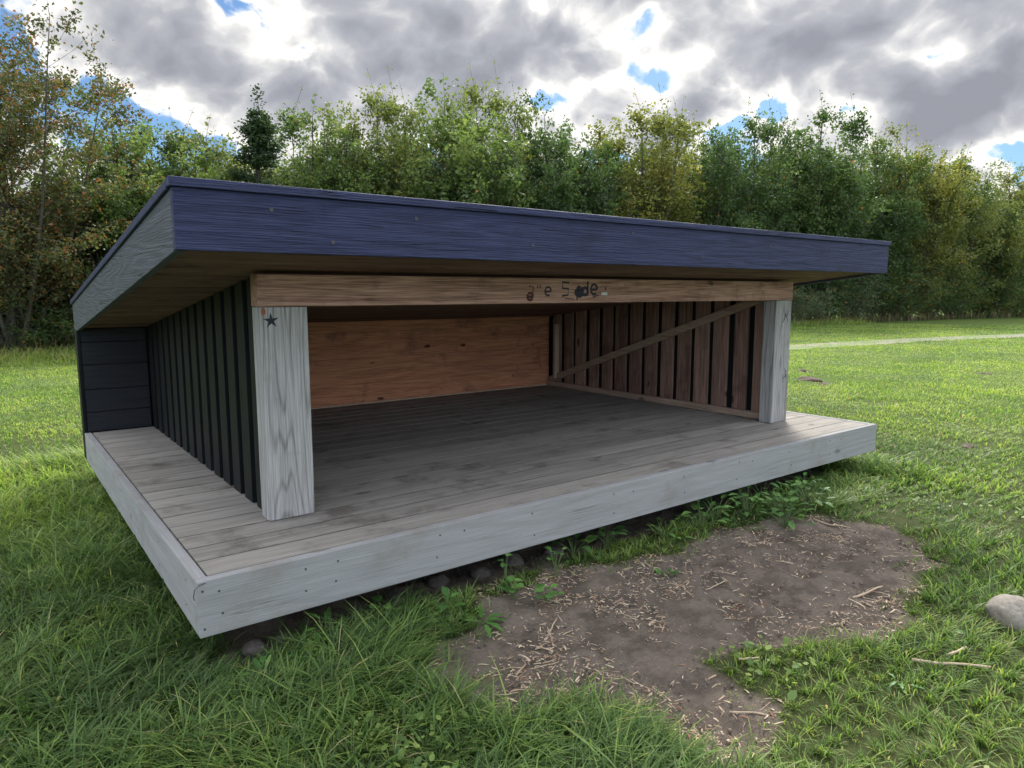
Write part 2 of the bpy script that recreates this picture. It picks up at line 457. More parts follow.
# --- side walls (outer black boards, backing, inner boards)
TOP = lambda y: SB(y) - 0.003
for side in (-1, 1):
    X = (lambda v: v) if side < 0 else (lambda v: W - v)
    def bx(mb, a, b, *r, **k):
        p, q = X(a), X(b); mb.box(min(p, q), max(p, q), *r, **k)
    m = MB(); y = 0.685
    while y + 0.14 < 3.535:
        bx(m, 0.474, 0.500, y, y + 0.130, T + 0.004, 0, ztop=TOP); y += 0.2045
    bx(m, 0.5005, 0.506, 0.658, 3.537, T + 0.004, 0, ztop=TOP)
    part(m, 'outer_cladding', M['black'], 0.002)
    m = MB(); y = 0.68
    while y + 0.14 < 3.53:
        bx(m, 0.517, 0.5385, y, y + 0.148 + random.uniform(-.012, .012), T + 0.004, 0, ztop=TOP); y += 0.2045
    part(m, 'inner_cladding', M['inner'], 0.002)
    m = MB(); bx(m, 0.5065, 0.5165, 0.658, 3.537, T + 0.004, 0, ztop=TOP, rnd=0.1); part(m, 'wall_backing', M['black'])
    m = MB(); bx(m, 0.539, 0.585, 0.66, 3.535, T + 0.003, T + 0.058); part(m, 'bottom_rail', M['brace'], 0.003)
    m = MB(); m2 = None
    y0, z0, y1, z1 = 3.50, T + 0.07, 0.72, T + 1.035
    d = Vector((0, y1 - y0, z1 - z0)).normalized(); nrm = Vector((0, -d.z, d.y)) * 0.034
    c = []
    for xx in (0.586, 0.540) if side < 0 else (W - 0.540, W - 0.586):
        pass
    xa, xb = sorted((X(0.540), X(0.578)))
    P0, P1 = Vector((0, y0, z0)), Vector((0, y1, z1))
    ring = lambda xx: [(xx, *(P1 - nrm).yz), (xx, *(P0 - nrm).yz), (xx, *(P0 + nrm).yz), (xx, *(P1 + nrm).yz)]
    a4, b4 = ring(xa), ring(xb)
    m.hexa([a4[0], b4[0], b4[1], a4[1], a4[3], b4[3], b4[2], a4[2]])
    part(m, 'diagonal_brace', M['brace'], 0.003)
    m = MB(); bx(m, 0.541, 0.600, 3.36, 3.395, T + 0.10, T + 0.72); part(m, 'corner_batten', M['batten'], 0.003)

# --- rear wall, its black wings and ends
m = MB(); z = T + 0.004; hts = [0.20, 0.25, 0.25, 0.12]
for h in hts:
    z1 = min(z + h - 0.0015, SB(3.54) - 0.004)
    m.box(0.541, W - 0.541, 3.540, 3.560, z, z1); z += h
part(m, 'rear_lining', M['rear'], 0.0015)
m = MB(); m.box(0.541, W - 0.541, 3.522, 3.539, T + 0.004, T + 0.016); part(m, 'skirting_strip', M['batten'], 0.002)
m = MB()
zs = [T + 0.004, T + 0.158, T + 0.335, T + 0.528, T + 0.705, SB(3.55) - 0.003]
for a, b in ((0.024, 0.473), (W - 0.473, W - 0.024)):
    m = MB()
    for z0, z1 in zip(zs[:-1], zs[1:]): m.box(a, b, 3.545, 3.562, z0, z1 - 0.005)
    m.box(a, b, 3.563, 3.568, T + 0.004, SB(3.568) - 0.004)
    part(m, 'wing_boards', M['blackx'], 0.003)
for a, b in ((-0.002, 0.022), (W - 0.022, W + 0.002)):
    m = MB(); m.box(a, b, 3.541, 3.668, T - 0.21, 0, ztop=lambda y: SB(y) - 0.004); part(m, 'end_trim', M['black'], 0.003)
m = MB(); x = 0.024
while x + 0.14 < W - 0.02:
    m.box(x, x + 0.142, 3.625, 3.647, T - 0.21, 0, ztop=lambda y: SB(y) - 0.004); x += 0.2045
m.box(0.024, W - 0.024, 3.612, 3.6245, T - 0.21, 0, ztop=lambda y: SB(y) - 0.004)
part(m, 'rear_cladding', M['black'], 0.002)

# --- roof
ROOFD = 3.67
zt = lambda y: ZR - SL * y
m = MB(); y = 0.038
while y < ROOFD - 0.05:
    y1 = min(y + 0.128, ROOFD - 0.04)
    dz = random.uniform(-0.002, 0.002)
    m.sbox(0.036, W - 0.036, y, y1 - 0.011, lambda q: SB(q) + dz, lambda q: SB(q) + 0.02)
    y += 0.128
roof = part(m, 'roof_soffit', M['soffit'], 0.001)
m = MB(); m.sbox(0.036, W - 0.036, 0.036, ROOFD - 0.036, lambda q: SB(q) + 0.0225, lambda q: SB(q) + 0.027); part(m, 'roof_deck', M['black'])
m = MB(); m.sbox(0.036, W - 0.036, 0.036, ROOFD - 0.036, lambda q: zt(q) - 0.06, lambda q: zt(q) - 0.012); part(m, 'roof_covering', M['felt'])
m = MB(); m.box(0, W, 0, 0.034, ZR - RF, ZR - 0.034, 0.35)
f0 = part(m, 'roof_fascia', M['roofx'], 0.003, label='front roof fascia stained blue black')
s = MB()
for xx, zz in ((0.34, -.09), (0.58, -.20), (0.96, -.085), (1.6, -.17), (2.3, -.08), (2.9, -.19), (3.6, -.1), (4.35, -.09), (5.0, -.18)):
    screw((xx, 0.0004, ZR + zz), (0, -1, 0), 0.0085, 0.003, f0)
for a, b, q in ((0.0, 0.034, 0.8), (W - 0.034, W, 0.4)):
    m = MB(); m.sbox(a, b, 0.0355, ROOFD, lambda y: zt(y) - RF, lambda y: zt(y) - 0.034, q)
    part(m, 'roof_fascia', M['roofy'], 0.003, label='side roof fascia, stained board with swirling grain')
m = MB(); m.sbox(0.0355, W - 0.0355, ROOFD - 0.034, ROOFD - 0.001, lambda y: zt(y) - RF, lambda y: zt(y) - 0.034); part(m, 'roof_fascia', M['roofx'], 0.003)
m = MB()
m.box(-0.012, W + 0.012, -0.013, 0.045, ZR - 0.033, ZR, 0.5)
m.sbox(-0.012, 0.045, 0.0465, ROOFD + 0.012, lambda y: zt(y) - 0.033, zt, 0.7)
m.sbox(W - 0.045, W + 0.012, 0.0465, ROOFD + 0.012, lambda y: zt(y) - 0.033, zt, 0.4)
m.sbox(0.0465, W - 0.0465, ROOFD - 0.04, ROOFD + 0.012, lambda y: zt(y) - 0.033, zt, 0.4)
part(m, 'roof_edge_cap', M['roofx'], 0.004)

# ================================================================== ground
def build_ground():
    def axis(lo, hi, fine, far):
        c = list(np.arange(lo, hi + 1e-6, fine)); st = fine; v = hi; a = []
        while v < far: st *= 1.16; v += st; a.append(v)
        st = fine; v = lo; b = []
        while v > -far: st *= 1.16; v -= st; b.append(v)
        return np.array(b[::-1] + c + a)
    xs = axis(-1.6, 5.4, 0.025, 900); ys = axis(-2.6, 1.4, 0.025, 900)
    X, Y = np.meshgrid(xs, ys); nx, ny = len(xs), len(ys)
    Z = ground_z(X, Y)
    dm = dirtmask(X, Y)
    # crumbly soil relief inside the bare patch
    Z += np.clip(dm / 0.1, 0, 1) * ((fbm(X * 14, Y * 14, 31) - .5) * 0.046 + (fbm(X * 4.5, Y * 4.5, 33, 2) - .5) * 0.05 + (fbm(X * 50, Y * 50, 35, 2) - .5) * 0.010) * ((np.abs(X) < 7) & (np.abs(Y) < 5))
    co = np.stack([X, Y, Z], -1).reshape(-1, 3).astype(np.float32)
    i = np.arange(nx * ny).reshape(ny, nx)
    q = np.stack([i[:-1, :-1], i[:-1, 1:], i[1:, 1:], i[1:, :-1]], -1).reshape(-1, 4)
    me = mesh_np('ground', co, q)
    at = me.attributes.new('dirt', 'FLOAT', 'POINT'); at.data.foreach_set('value', np.clip(dm.ravel() / 0.12 + 0.5, 0, 1).astype(np.float32))
    at = me.attributes.new('near', 'FLOAT', 'POINT'); at.data.foreach_set('value', np.clip(1 - (np.hypot(X - 1, Y).ravel() - 4) / 7, 0, 1).astype(np.float32))
    mt, t, b = newmat('meadow_soil_and_turf')
    co = t.add('ShaderNodeTexCoord').outputs['Object']
    dirt = t.add('ShaderNodeAttribute', attribute_name='dirt').outputs['Fac']
    n1 = t.noise(co, 0.35, 5, 0.6); n2 = t.noise(co, 6.0, 5, 0.65); n3 = t.noise(co, 60.0, 4, 0.7); n4 = t.noise(co, 1.4, 4, 0.6)
    g = t.mix(n2, (0.065, 0.10, 0.025), (0.15, 0.22, 0.055))
    g = t.mix(t.map(n1, 0.35, 0.65, 0, 0.6, True), g, (0.15, 0.20, 0.045))
    g = t.mix(t.map(n4, 0.62, 0.75, 0, 0.35, True), g, (0.15, 0.13, 0.06))
    g = t.mix(t.math('MULTIPLY', t.map(n3, 0.3, 0.6, 1, 0), 0.6), g, (0.02, 0.045, 0.008))
    dcol = t.mix(n3, (0.11, 0.087, 0.070), (0.31, 0.255, 0.21))
    dcol = t.mix(t.map(n2, 0.42, 0.62, 0, 0.65, True), dcol, (0.088, 0.071, 0.058))
    dcol = t.mix(t.math('MULTIPLY', t.map(n4, 0.5, 0.7, 0, 1, True), 0.4), dcol, (0.17, 0.14, 0.12))
    thatch = t.mix(n3, (0.030, 0.045, 0.014), (0.095, 0.10, 0.042))
    g = t.mix(t.math('MULTIPLY', t.add('ShaderNodeAttribute', attribute_name='near').outputs['Fac'], .9), g, thatch)
    col = t.mix(t.map(dirt, 0.2, 0.75, 0, 1, True), g, dcol)
    t.l.new(col, b.inputs['Base Color']); b.inputs['Roughness'].default_value = 0.95; b.inputs['Specular IOR Level'].default_value = 0.15
    bp = t.add('ShaderNodeBump', {'Height': t.math('ADD', t.noise(co, 45, 5, .7), t.math('MULTIPLY', t.noise(co, 160, 3, .7), .5)), 'Strength': 0.9, 'Distance': 0.025})
    t.l.new(bp.outputs[0], b.inputs['Normal'])
    o = link('ground', me, mt); tag(o, kind='structure')
    me.polygons.foreach_set('use_smooth', [True] * len(me.polygons))


def mesh_np(name, co, faces, loops_per=None):
    """faces: (n,k) int array"""
    me = bpy.data.meshes.new(name)
    n, k = faces.shape
    me.vertices.add(len(co)); me.vertices.foreach_set('co', co.astype(np.float32).ravel())
    me.loops.add(n * k); me.loops.foreach_set('vertex_index', faces.astype(np.int32).ravel())
    me.polygons.add(n); me.polygons.foreach_set('loop_start', (np.arange(n) * k).astype(np.int32)); me.polygons.foreach_set('loop_total', np.full(n, k, np.int32))
    me.update(calc_edges=True)
    return me


build_ground()

# gravel path along the wood edge
def build_path():
    mt, t, b = newmat('gravel_track')
    co = t.add('ShaderNodeTexCoord').outputs['Object']
    n = t.noise(co, 9, 5, .7); n2 = t.noise(co, 0.8, 4, .6)
    c = t.mix(n, (0.15, 0.135, 0.108), (0.30, 0.27, 0.22))
    c = t.mix(t.map(n2, .35, .55, 0, .9, True), c, (0.13, 0.18, 0.06))
    t.l.new(c, b.inputs['Base Color']); b.inputs['Roughness'].default_value = .95
    ctr = [(13.0, 10.3), (14.6, 8.3), (16.4, 7.85), (19, 7.55), (22, 7.2), (25.3, 6.5), (28, 5.87), (34, 4.6), (44, 2.5), (80, -6)]
    half = [0.5, .55, .6, .62, .62, .65, .65, .8, .8, .8]
    vs = []; fs = []
    for i, (p, h) in enumerate(zip(ctr, half)):
        a = Vector(ctr[max(i - 1, 0)]); c2 = Vector(ctr[min(i + 1, len(ctr) - 1)]); d = (c2 - a).normalized(); nn = Vector((-d.y, d.x)) * h
        vs += [(p[0] + nn.x, p[1] + nn.y, 0.006), (p[0] - nn.x, p[1] - nn.y, 0.006)]
        if i: k = 2 * i; fs.append((k - 2, k - 1, k + 1, k))
    me = bpy.data.meshes.new('gravel_path'); me.from_pydata(vs, [], fs)
    tag(link('gravel_path', me, mt), kind='structure')
build_path()


# ------------------------------------------------------------------ grass
def leafmat(name, stops, attr='tint', transl=0.35, rough=0.55, spec=0.35, tcol=1.5, objvar=0.0):
    m, t, b = newmat(name)
    a = t.add('ShaderNodeAttribute', attribute_name=attr).outputs['Fac']
    col = t.ramp(a, stops)
    t.l.new(col, b.inputs['Base Color']); b.inputs['Roughness'].default_value = rough; b.inputs['Specular IOR Level'].default_value = spec
    tr = t.add('ShaderNodeBsdfTranslucent', {'Color': t.mix(1.0, col, (tcol, tcol * 1.05, tcol * .6), 'MULTIPLY')})
    mx = t.add('ShaderNodeMixShader', {0: transl})
    t.l.new(b.outputs[0], mx.inputs[1]); t.l.new(tr.outputs[0], mx.inputs[2])
    t.l.new(mx.outputs[0], t.n['Material Output'].inputs['Surface'])
    return m


def tufts(name, bx, by, hgt, wid, az, lean, tint, mat, label, cat='grass'):
    """one blade per entry, seven verts, bent over"""
    n = len(bx); bz = ground_z(bx, by) - 0.004
    ts = np.array([0, .38, .72, 1.0]); ws = np.array([.8, 1.0, .7, 0.0])
    dx, dy = np.cos(az), np.sin(az); sx, sy = -dy, dx
    V = np.zeros((n, 7, 3)); k = 0
    for j, (tt, ww) in enumerate(zip(ts, ws)):
        o = lean * tt ** 1.9 * hgt
        cx = bx + dx * o; cy = by + dy * o; cz = bz + hgt * (tt - 0.30 * lean * tt ** 2.4)
        if j < 3:
            for s in (-1, 1):
                V[:, k, 0] = cx + s * sx * wid * ww / 2; V[:, k, 1] = cy + s * sy * wid * ww / 2; V[:, k, 2] = cz; k += 1
        else:
            V[:, k, 0] = cx; V[:, k, 1] = cy; V[:, k, 2] = cz
    base = (np.arange(n) * 7)[:, None]
    tr = np.array([[0, 1, 3], [0, 3, 2], [2, 3, 5], [2, 5, 4], [4, 5, 6]])
    F = (base[:, :, None] + tr[None]).reshape(-1, 3)
    me = mesh_np(name, V.reshape(-1, 3), F)
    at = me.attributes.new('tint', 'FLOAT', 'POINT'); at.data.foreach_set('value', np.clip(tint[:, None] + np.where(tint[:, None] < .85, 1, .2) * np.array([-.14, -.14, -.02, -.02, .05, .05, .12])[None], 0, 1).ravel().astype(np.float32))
    me.polygons.foreach_set('use_smooth', np.ones(len(F), bool))
    o = link(name, me, mat); tag(o, label, cat, kind='stuff')
    return o


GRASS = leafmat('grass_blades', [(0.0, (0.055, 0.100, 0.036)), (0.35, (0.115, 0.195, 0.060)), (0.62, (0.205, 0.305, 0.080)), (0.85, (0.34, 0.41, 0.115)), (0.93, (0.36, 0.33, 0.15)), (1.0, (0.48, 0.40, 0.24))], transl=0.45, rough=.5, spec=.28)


def make_grass():
    cx, cy = CAM.x, CAM.y; a0 = math.atan2(FH.y, FH.x)
    N = 620000
    # sample distance with density rho(d)
    dd = np.linspace(1.3, 38, 4000)
    rho = 6600 * np.minimum(1, (3.4 / dd)) ** 1.55
    cdf = np.cumsum(rho * dd); tot = cdf[-1] * (dd[1] - dd[0]) * R(104)
    N = int(tot); cdf /= cdf[-1]
    d = np.interp(rng.random(N), cdf, dd); ang = a0 + (rng.random(N) - .5) * R(104)
    x = cx + d * np.cos(ang); y = cy + d * np.sin(ang)
    # gather into tussocks near by
    cs = 0.10
    gx, gy = np.floor(x / cs), np.floor(y / cs)
    jx = _h(gx.astype(np.int64), gy.astype(np.int64), 5); jy = _h(gx.astype(np.int64), gy.astype(np.int64), 6)
    tx, ty = (gx + .2 + .6 * jx) * cs, (gy + .2 + .6 * jy) * cs
    pull = rng.random(N) ** .8 * 0.8 * (d < 9)
    x = x + (tx - x) * pull; y = y + (ty - y) * pull
    dm = dirtmask(x, y)
    inside = (x > 0.0) & (x < W) & (y > 0.02) & (y < D)
    keep = (dm < -0.01 + rng.random(N) * 0.03 - 0.02)
    keep |= (dm < 0.09) & (rng.random(N) < 0.10)
    keep &= ~((x > 0.35) & (x < W - .35) & (y > 0.3) & (y < D + .02))
    # track and shade of trees
    tall = np.zeros(N)
    # long unmown grass left of and in front of the shelter and around the deck edge
    dl = np.clip(1 - np.clip(-x - 0.4, 0, None) / 1.8, 0, 1) * (y < 4.5) * (y > -4) * (x < 0.9)
    front = ((x < 1.5) & (y < 0.1)) * np.clip(1.25 - np.clip(x - .55, 0, 1) * 1.2, .25, 1)
    right_edge = np.exp(-((x - W - 0.05) ** 2 / 0.16 + (y - 0.35) ** 2 / 1.4))
    strip = ((y > -0.42) & (y < 0.12) & (x > 2.6) & (x < W + .3)) * 0.55
    rightnear = np.clip((x - 1.5) / 0.8, 0, 1) * (d < 5) * 0.25
    tall = np.clip(np.maximum.reduce([dl * 0.85, front * 0.85, right_edge * 0.9, strip, rightnear]), 0, 1)
    patch = fbm(x * 2.1, y * 2.1, 41); p2 = fbm(x * 6, y * 6, 44, 3)
    tall = np.clip(tall * (0.35 + 1.2 * patch), 0, 1)
    far = np.clip((d - 5) / 10, 0, 1)
    h = (0.044 + 0.112 * tall) * (0.45 + 0.75 * rng.random(N)) * (0.55 + 0.95 * p2)
    h *= (1 + 0.5 * (rng.random(N) < 0.05))
    h = h * (1 + 1.1 * (fbm(x * .9, y * .9, 69, 3) - .5) * np.clip((d - 3) / 4, 0, 1)); h = np.where(dm > -0.06, h * 0.65, h); h *= 1 - .5 * np.exp(-((x - .22) ** 2 + (y + .02) ** 2) / .04)
    # rank grass at the foot of the wood
    px = ((x - cx) * RH.x + (y - cy) * RH.y) / np.maximum((x - cx) * FH.x + (y - cy) * FH.y, .1) * 697 + 512
    depth = (x - cx) * FH.x + (y - cy) * FH.y
    edge = np.interp(px, EDGE_PX, EDGE_D)
    rank = np.clip((depth - edge + 2.2) / 1.2, 0, 1)
    h = h + rank * (0.16 + 0.25 * rng.random(N) ** 2)
    wid = (0.0028 + 0.0030 * rng.random(N) ** 2) * np.maximum(1, d / 3.4) ** 0.75 * (1 + .5 * tall)
    swirl = fbm(x * 1.1, y * 1.1, 51) * 9.0
    tang = np.arctan2(y - ty, x - tx)
    az = np.where(rng.random(N) < 0.5, swirl + rng.normal(0, .7, N), tang + rng.normal(0, .6, N))
    lean = 0.35 + 0.8 * rng.random(N) + 0.55 * tall * rng.random(N)
    big = fbm(x * 0.28, y * 0.28, 61); med = fbm(x * 1.5, y * 1.5, 63)
    tint = 0.37 + 0.42 * (med - .5) * 1.6 + 0.5 * (big - .5) + 0.55 * (fbm(x * .75, y * .75, 67, 3) - .5) * np.clip((d - 3) / 4, 0, 1) + 0.25 * rng.normal(0, 1, N) * .8 + 0.20 * np.clip((d - 3.5) / 5, 0, 1) + 0.05 * tall
    tint += 0.22 * ((dm > -0.12) & (dm < .1)) * (rng.random(N) < .5) * (1 - tall)
    tint = np.clip(tint, 0.0, 0.76)
    dry = rng.random(N) < (0.022 + 0.05 * (1 - tall) * (med > .5) + 0.25 * rank)
    tint = np.where(dry, 0.88 + 0.12 * rng.random(N), tint)
    # bare scuffs in the mown part
    for (sx, sy, sr) in ((7.0, -0.06, .28), (8.92, 1.76, .3), (11.78, 4.45, .3), (10.58, 3.64, .35), (10.25, 3.23, .22), (13.92, 2.18, .3), (-1.5, 6.2, .35), (4.05, -0.72, .16), (6.3, .9, .2)):
        keep &= ~((np.hypot((x - sx), (y - sy)) < sr * (0.6 + 0.8 * vnoise(x * 6, y * 6, 71))) & (rng.random(N) < .8))
    onpath = (np.abs(y - np.interp(x, [14.6, 16.4, 19, 22, 25.3, 28, 34, 44], [8.3, 7.85, 7.55, 7.2, 6.5, 5.87, 4.6, 2.5])) < 0.5) & (x > 14.5)
    keep &= ~(onpath & (rng.random(N) < np.interp(x, [14.6, 18, 22, 28], [.2, .55, .8, .9])))
    keep &= (depth < edge + 2.5)
    k = np.nonzero(keep)[0]
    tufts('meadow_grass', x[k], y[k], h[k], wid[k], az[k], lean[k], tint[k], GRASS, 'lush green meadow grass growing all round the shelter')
    # mown tips: dense short layer carpeting the middle distance is the same sward


EDGE_PX = [-400, 0, 100, 250, 400, 600, 800, 1000, 1400]
EDGE_D = [15, 16, 17, 20, 23, 27, 32, 41, 52]
make_grass()


def make_clover():
    n = 26000; cx, cy = CAM.x, CAM.y; a0 = math.atan2(FH.y, FH.x)
    d = 1.6 + 9 * rng.random(n) ** 1.2; ang = a0 + (rng.random(n) - .5) * R(100)
    x = cx + d * np.cos(ang); y = cy + d * np.sin(ang)
    pat = fbm(x * 1.7, y * 1.7, 141, 3)
    k = (pat > .54) & (dirtmask(x, y) < -.04) & ~((x > .2) & (x < W - .2) & (y > .2) & (y < D))
    x, y = x[k], y[k]; n = len(x)
    z = ground_z(x, y) + .015 + .05 * rng.random(n); r = .006 + .009 * rng.random(n) ** 2 * (1 + (rng.random(n) < .05) * 1.5)
    az = rng.random(n) * 6.283; tx, ty = rng.normal(0, .35, n), rng.normal(0, .35, n)
    V = np.zeros((n, 6, 3))
    for j in range(6):
        ca, sa = np.cos(az + j * 1.0472), np.sin(az + j * 1.0472); q = r * (1.2 if j % 3 == 0 else .9)
        V[:, j, 0] = x + ca * q; V[:, j, 1] = y + sa * q; V[:, j, 2] = z + (ca * tx + sa * ty) * q
    F = (np.arange(n)[:, None] * 6 + np.arange(6)[None])
    me = mesh_np('clover', V.reshape(-1, 3), F)
    at = me.attributes.new('tint', 'FLOAT', 'POINT'); at.data.foreach_set('value', np.repeat(.35 + .45 * rng.random(n), 6).astype(np.float32))
    tag(link('clover', me, GRASS), 'patches of small clover leaves growing through the grass', 'clover', kind='stuff')
make_clover()


# straw and chips on the bare soil
def make_litter():
    n = 4800
    x = rng.uniform(0.6, 4.0, n * 4); y = rng.uniform(-1.6, 0.1, n * 4)
    dm = dirtmask(x, y); cl = fbm(x * 3.2, y * 3.2, 81)
    k = np.nonzero((dm > -0.02) & (rng.random(n * 4) < np.clip((cl - .46) * 6, 0.22, 1)))[0][:n]
    x, y = x[k], y[k]; n = len(k)
    L = 0.005 + 0.036 * rng.random(n) ** 2.4 + 0.085 * rng.random(n) * (rng.random(n) < .06); wd = 0.0018 + 0.006 * rng.random(n) ** 3
    az = rng.random(n) * 6.283; tilt = rng.normal(0, .12, n); bend = rng.normal(0, .07, n)
    z = ground_z(x, y) + 0.004 + 0.006 * rng.random(n)
    V = np.zeros((n, 6, 3)); dx, dy = np.cos(az), np.sin(az)
    for j, tt in enumerate((-.5, 0, .5)):
        ox = dx * tt * L - dy * bend * L * (.25 - tt * tt) * 2; oy = dy * tt * L + dx * bend * L * (.25 - tt * tt) * 2
        for s in (0, 1):
            q = (s - .5) * wd
            V[:, j * 2 + s, 0] = x + ox - dy * q; V[:, j * 2 + s, 1] = y + oy + dx * q; V[:, j * 2 + s, 2] = z + np.sin(tilt) * tt * L + (0.0012 if j == 1 else 0)
    F = (np.arange(n)[:, None, None] * 6 + np.array([[0, 2, 3, 1], [2, 4, 5, 3]])[None]).reshape(-1, 4)
    me = mesh_np('straw_litter', V.reshape(-1, 3), F)
    at = me.attributes.new('tint', 'FLOAT', 'POINT'); at.data.foreach_set('value', np.repeat(rng.random(n), 6).astype(np.float32))
    o = link('straw_litter', me, leafmat('dry_straw', [(0, (0.22, 0.09, 0.05)), (.15, (0.36, 0.24, 0.16)), (.6, (0.58, 0.45, 0.32)), (1, (0.74, 0.63, 0.47))], transl=.1))
    md = o.modifiers.new('thick', 'SOLIDIFY'); md.thickness = 0.0012
    tag(o, 'scattered pale straw and wood chips on the bare brown soil', 'litter', kind='stuff')
    # crumbs of earth and grit
    n = 6500
    x = rng.uniform(0.3, 4.2, n * 3); y = rng.uniform(-1.6, 0.6, n * 3)
    k = np.nonzero(dirtmask(x, y) > -0.03)[0][:n]; x, y = x[k], y[k]; n = len(k)
    r = 0.0018 + 0.009 * rng.random(n) ** 7
    dirs = np.array([(1, 0, 0), (0, 1, 0), (-1, 0, 0), (0, -1, 0), (0, 0, .8), (0, 0, -.8)])
    V = np.stack([x, y, ground_z(x, y) + .002 + r * .4], -1)[:, None, :] + dirs[None] * r[:, None, None] * (0.7 + .6 * rng.random((n, 6, 1)))
    F = (np.arange(n)[:, None, None] * 6 + np.array([[0, 1, 4], [1, 2, 4], [2, 3, 4], [3, 0, 4], [1, 0, 5], [2, 1, 5], [3, 2, 5], [0, 3, 5]])[None]).reshape(-1, 3)
    me = mesh_np('soil_crumbs', V.reshape(-1, 3), F)
    o = link('soil_crumbs', me, plain('crumbly_earth', (0.12, 0.095, 0.08), .95, var=.5, scale=9))
    tag(o, 'fine crumbs of earth and grit on the bare patch', 'soil', kind='stuff')
make_litter()


# ------------------------------------------------------------------ stones, sticks, molehills
def stone_mat(name, a, b_):
    m, t, b = newmat(name)
    co = t.add('ShaderNodeTexCoord').outputs['Object']
    n = t.noise(co, 9, 6, .65); n2 = t.noise(co, 55, 4, .7); n3 = t.noise(co, 3, 3, .5)
    c = t.mix(n, a, b_)
    c = t.mix(t.map(n3, .45, .65, 0, .5, True), c, tuple(q * .55 for q in a))
    c = t.mix(t.math('MULTIPLY', t.map(n2, .3, .55, 1, 0), .5), c, tuple(q * .5 for q in a))
    t.l.new(c, b.inputs['Base Color']); b.inputs['Roughness'].default_value = .85
    bp = t.add('ShaderNodeBump', {'Height': t.math('ADD', n, n2), 'Strength': .5, 'Distance': .01}); t.l.new(bp.outputs[0], b.inputs['Normal'])
    return m


import bmesh
from mathutils import noise as mnoise


def rock(name, loc, size, mat, seed, label, cat='stone', group=None, sub=4, rough=.25):
    bm = bmesh.new(); bmesh.ops.create_icosphere(bm, subdivisions=sub, radius=1)
    for v in bm.verts:
        p = v.co.copy()
        k = 1 + rough * mnoise.noise(p * 1.1 + Vector((seed, 0, 0))) + rough * .4 * mnoise.noise(p * 2.7 + Vector((0, seed, 0))) + rough * .08 * mnoise.noise(p * 9)
        v.co = Vector((p.x * size[0], p.y * size[1], p.z * size[2])) * k
        if v.co.z < -size[2] * .55: v.co.z = -size[2] * .55
    me = bpy.data.meshes.new(name); bm.to_mesh(me); bm.free()
    for p in me.polygons: p.use_smooth = True
    o = link(name, me, mat); o.location = (loc[0], loc[1], float(ground_z(loc[0], loc[1])) + size[2] * .45 + (loc[2] if len(loc) > 2 else 0)); o.rotation_euler[2] = seed
    return tag(o, label, cat, group)


SM = stone_mat('pale_fieldstone', (0.15, 0.13, 0.105), (0.32, 0.29, 0.25))
SD = stone_mat('dark_fieldstone', (0.075, 0.062, 0.055), (0.18, 0.155, 0.14))
rock('boulder', (2.955, -1.70), (0.10, 0.10, 0.092), SM, 1.3, 'pale round boulder lying in the grass at the right edge', 'boulder', None, 5, .14)
rock('stone', (0.235, 0.12), (0.062, 0.045, 0.04), SD, 2.1, 'brown stone under the near left corner of the deck', group='stones under the deck')
rock('stone', (0.36, 0.17), (0.03, 0.025, 0.02), SD, 3.7, 'tiny dark stone beside the brown stone under the deck corner', group='stones under the deck')
for i, (x, y, s, lb) in enumerate(((1.22, .30, .055, 'dark stone under the deck edge behind the tall grass tuft'), (1.45, .24, .05, 'dark stone under the deck above the round leaved weeds'),
                                   (1.68, .27, .065, 'widest dark stone under the deck edge beyond the weeds'), (1.95, .22, .045, 'dark stone under the deck at the head of the bare soil'), (0.95, .26, .04, 'dark stone under the deck in shade left of the weeds'))):
    rock('stone', (x, y), (s * 1.3, s, s * .7), SD, 4 + i * 1.7, lb, group='stones under the deck')
SOIL = plain('molehill_soil', (0.085, 0.062, 0.048), .95, var=.5, scale=25)
for x, y, s, lb in ((11.6, 4.35, .2, 'farthest of three dark molehills right of the post'), (10.55, 3.62, .27, 'largest of three dark molehills in the mown grass right of the post'),
                    (10.25, 3.2, .16, 'smallest nearest molehill of the three right of the post'), (13.92, 2.18, .17, 'lone molehill far right on the mown grass'), (7.0, -.06, .13, 'low worn molehill on the grass beyond the bare patch')):
    rock('molehill', (x, y, -.03), (s * .75, s * .6, s * .25), SOIL, x, lb, 'molehill', 'molehills on the mown grass', 3, .5)


def stick(pts, r, label, mat, name='twig', group='sticks lying by the bare patch'):
    m = MB(); P = []
    n = 7
    a, b = Vector(pts[0]), Vector(pts[1])
    for i in range(n):
        t = i / (n - 1); q = a.lerp(b, t); w = Vector((random.uniform(-1, 1), random.uniform(-1, 1))) * (b - a).length * .018
        q = q + w; P.append((q.x, q.y, float(ground_z(q.x, q.y)) + r * .9 + (pts[2] if len(pts) > 2 else 0)))
    m.tube(P, [r * (1 - .4 * i / n) * random.uniform(.85, 1.1) for i in range(n)], 6)
    c = Vector(P[0]); m.v = [tuple(Vector(v) - c) for v in m.v]
    o = m.build(name, mat, None, smooth=True); o.location = c
    return tag(o, label, 'twig', group)


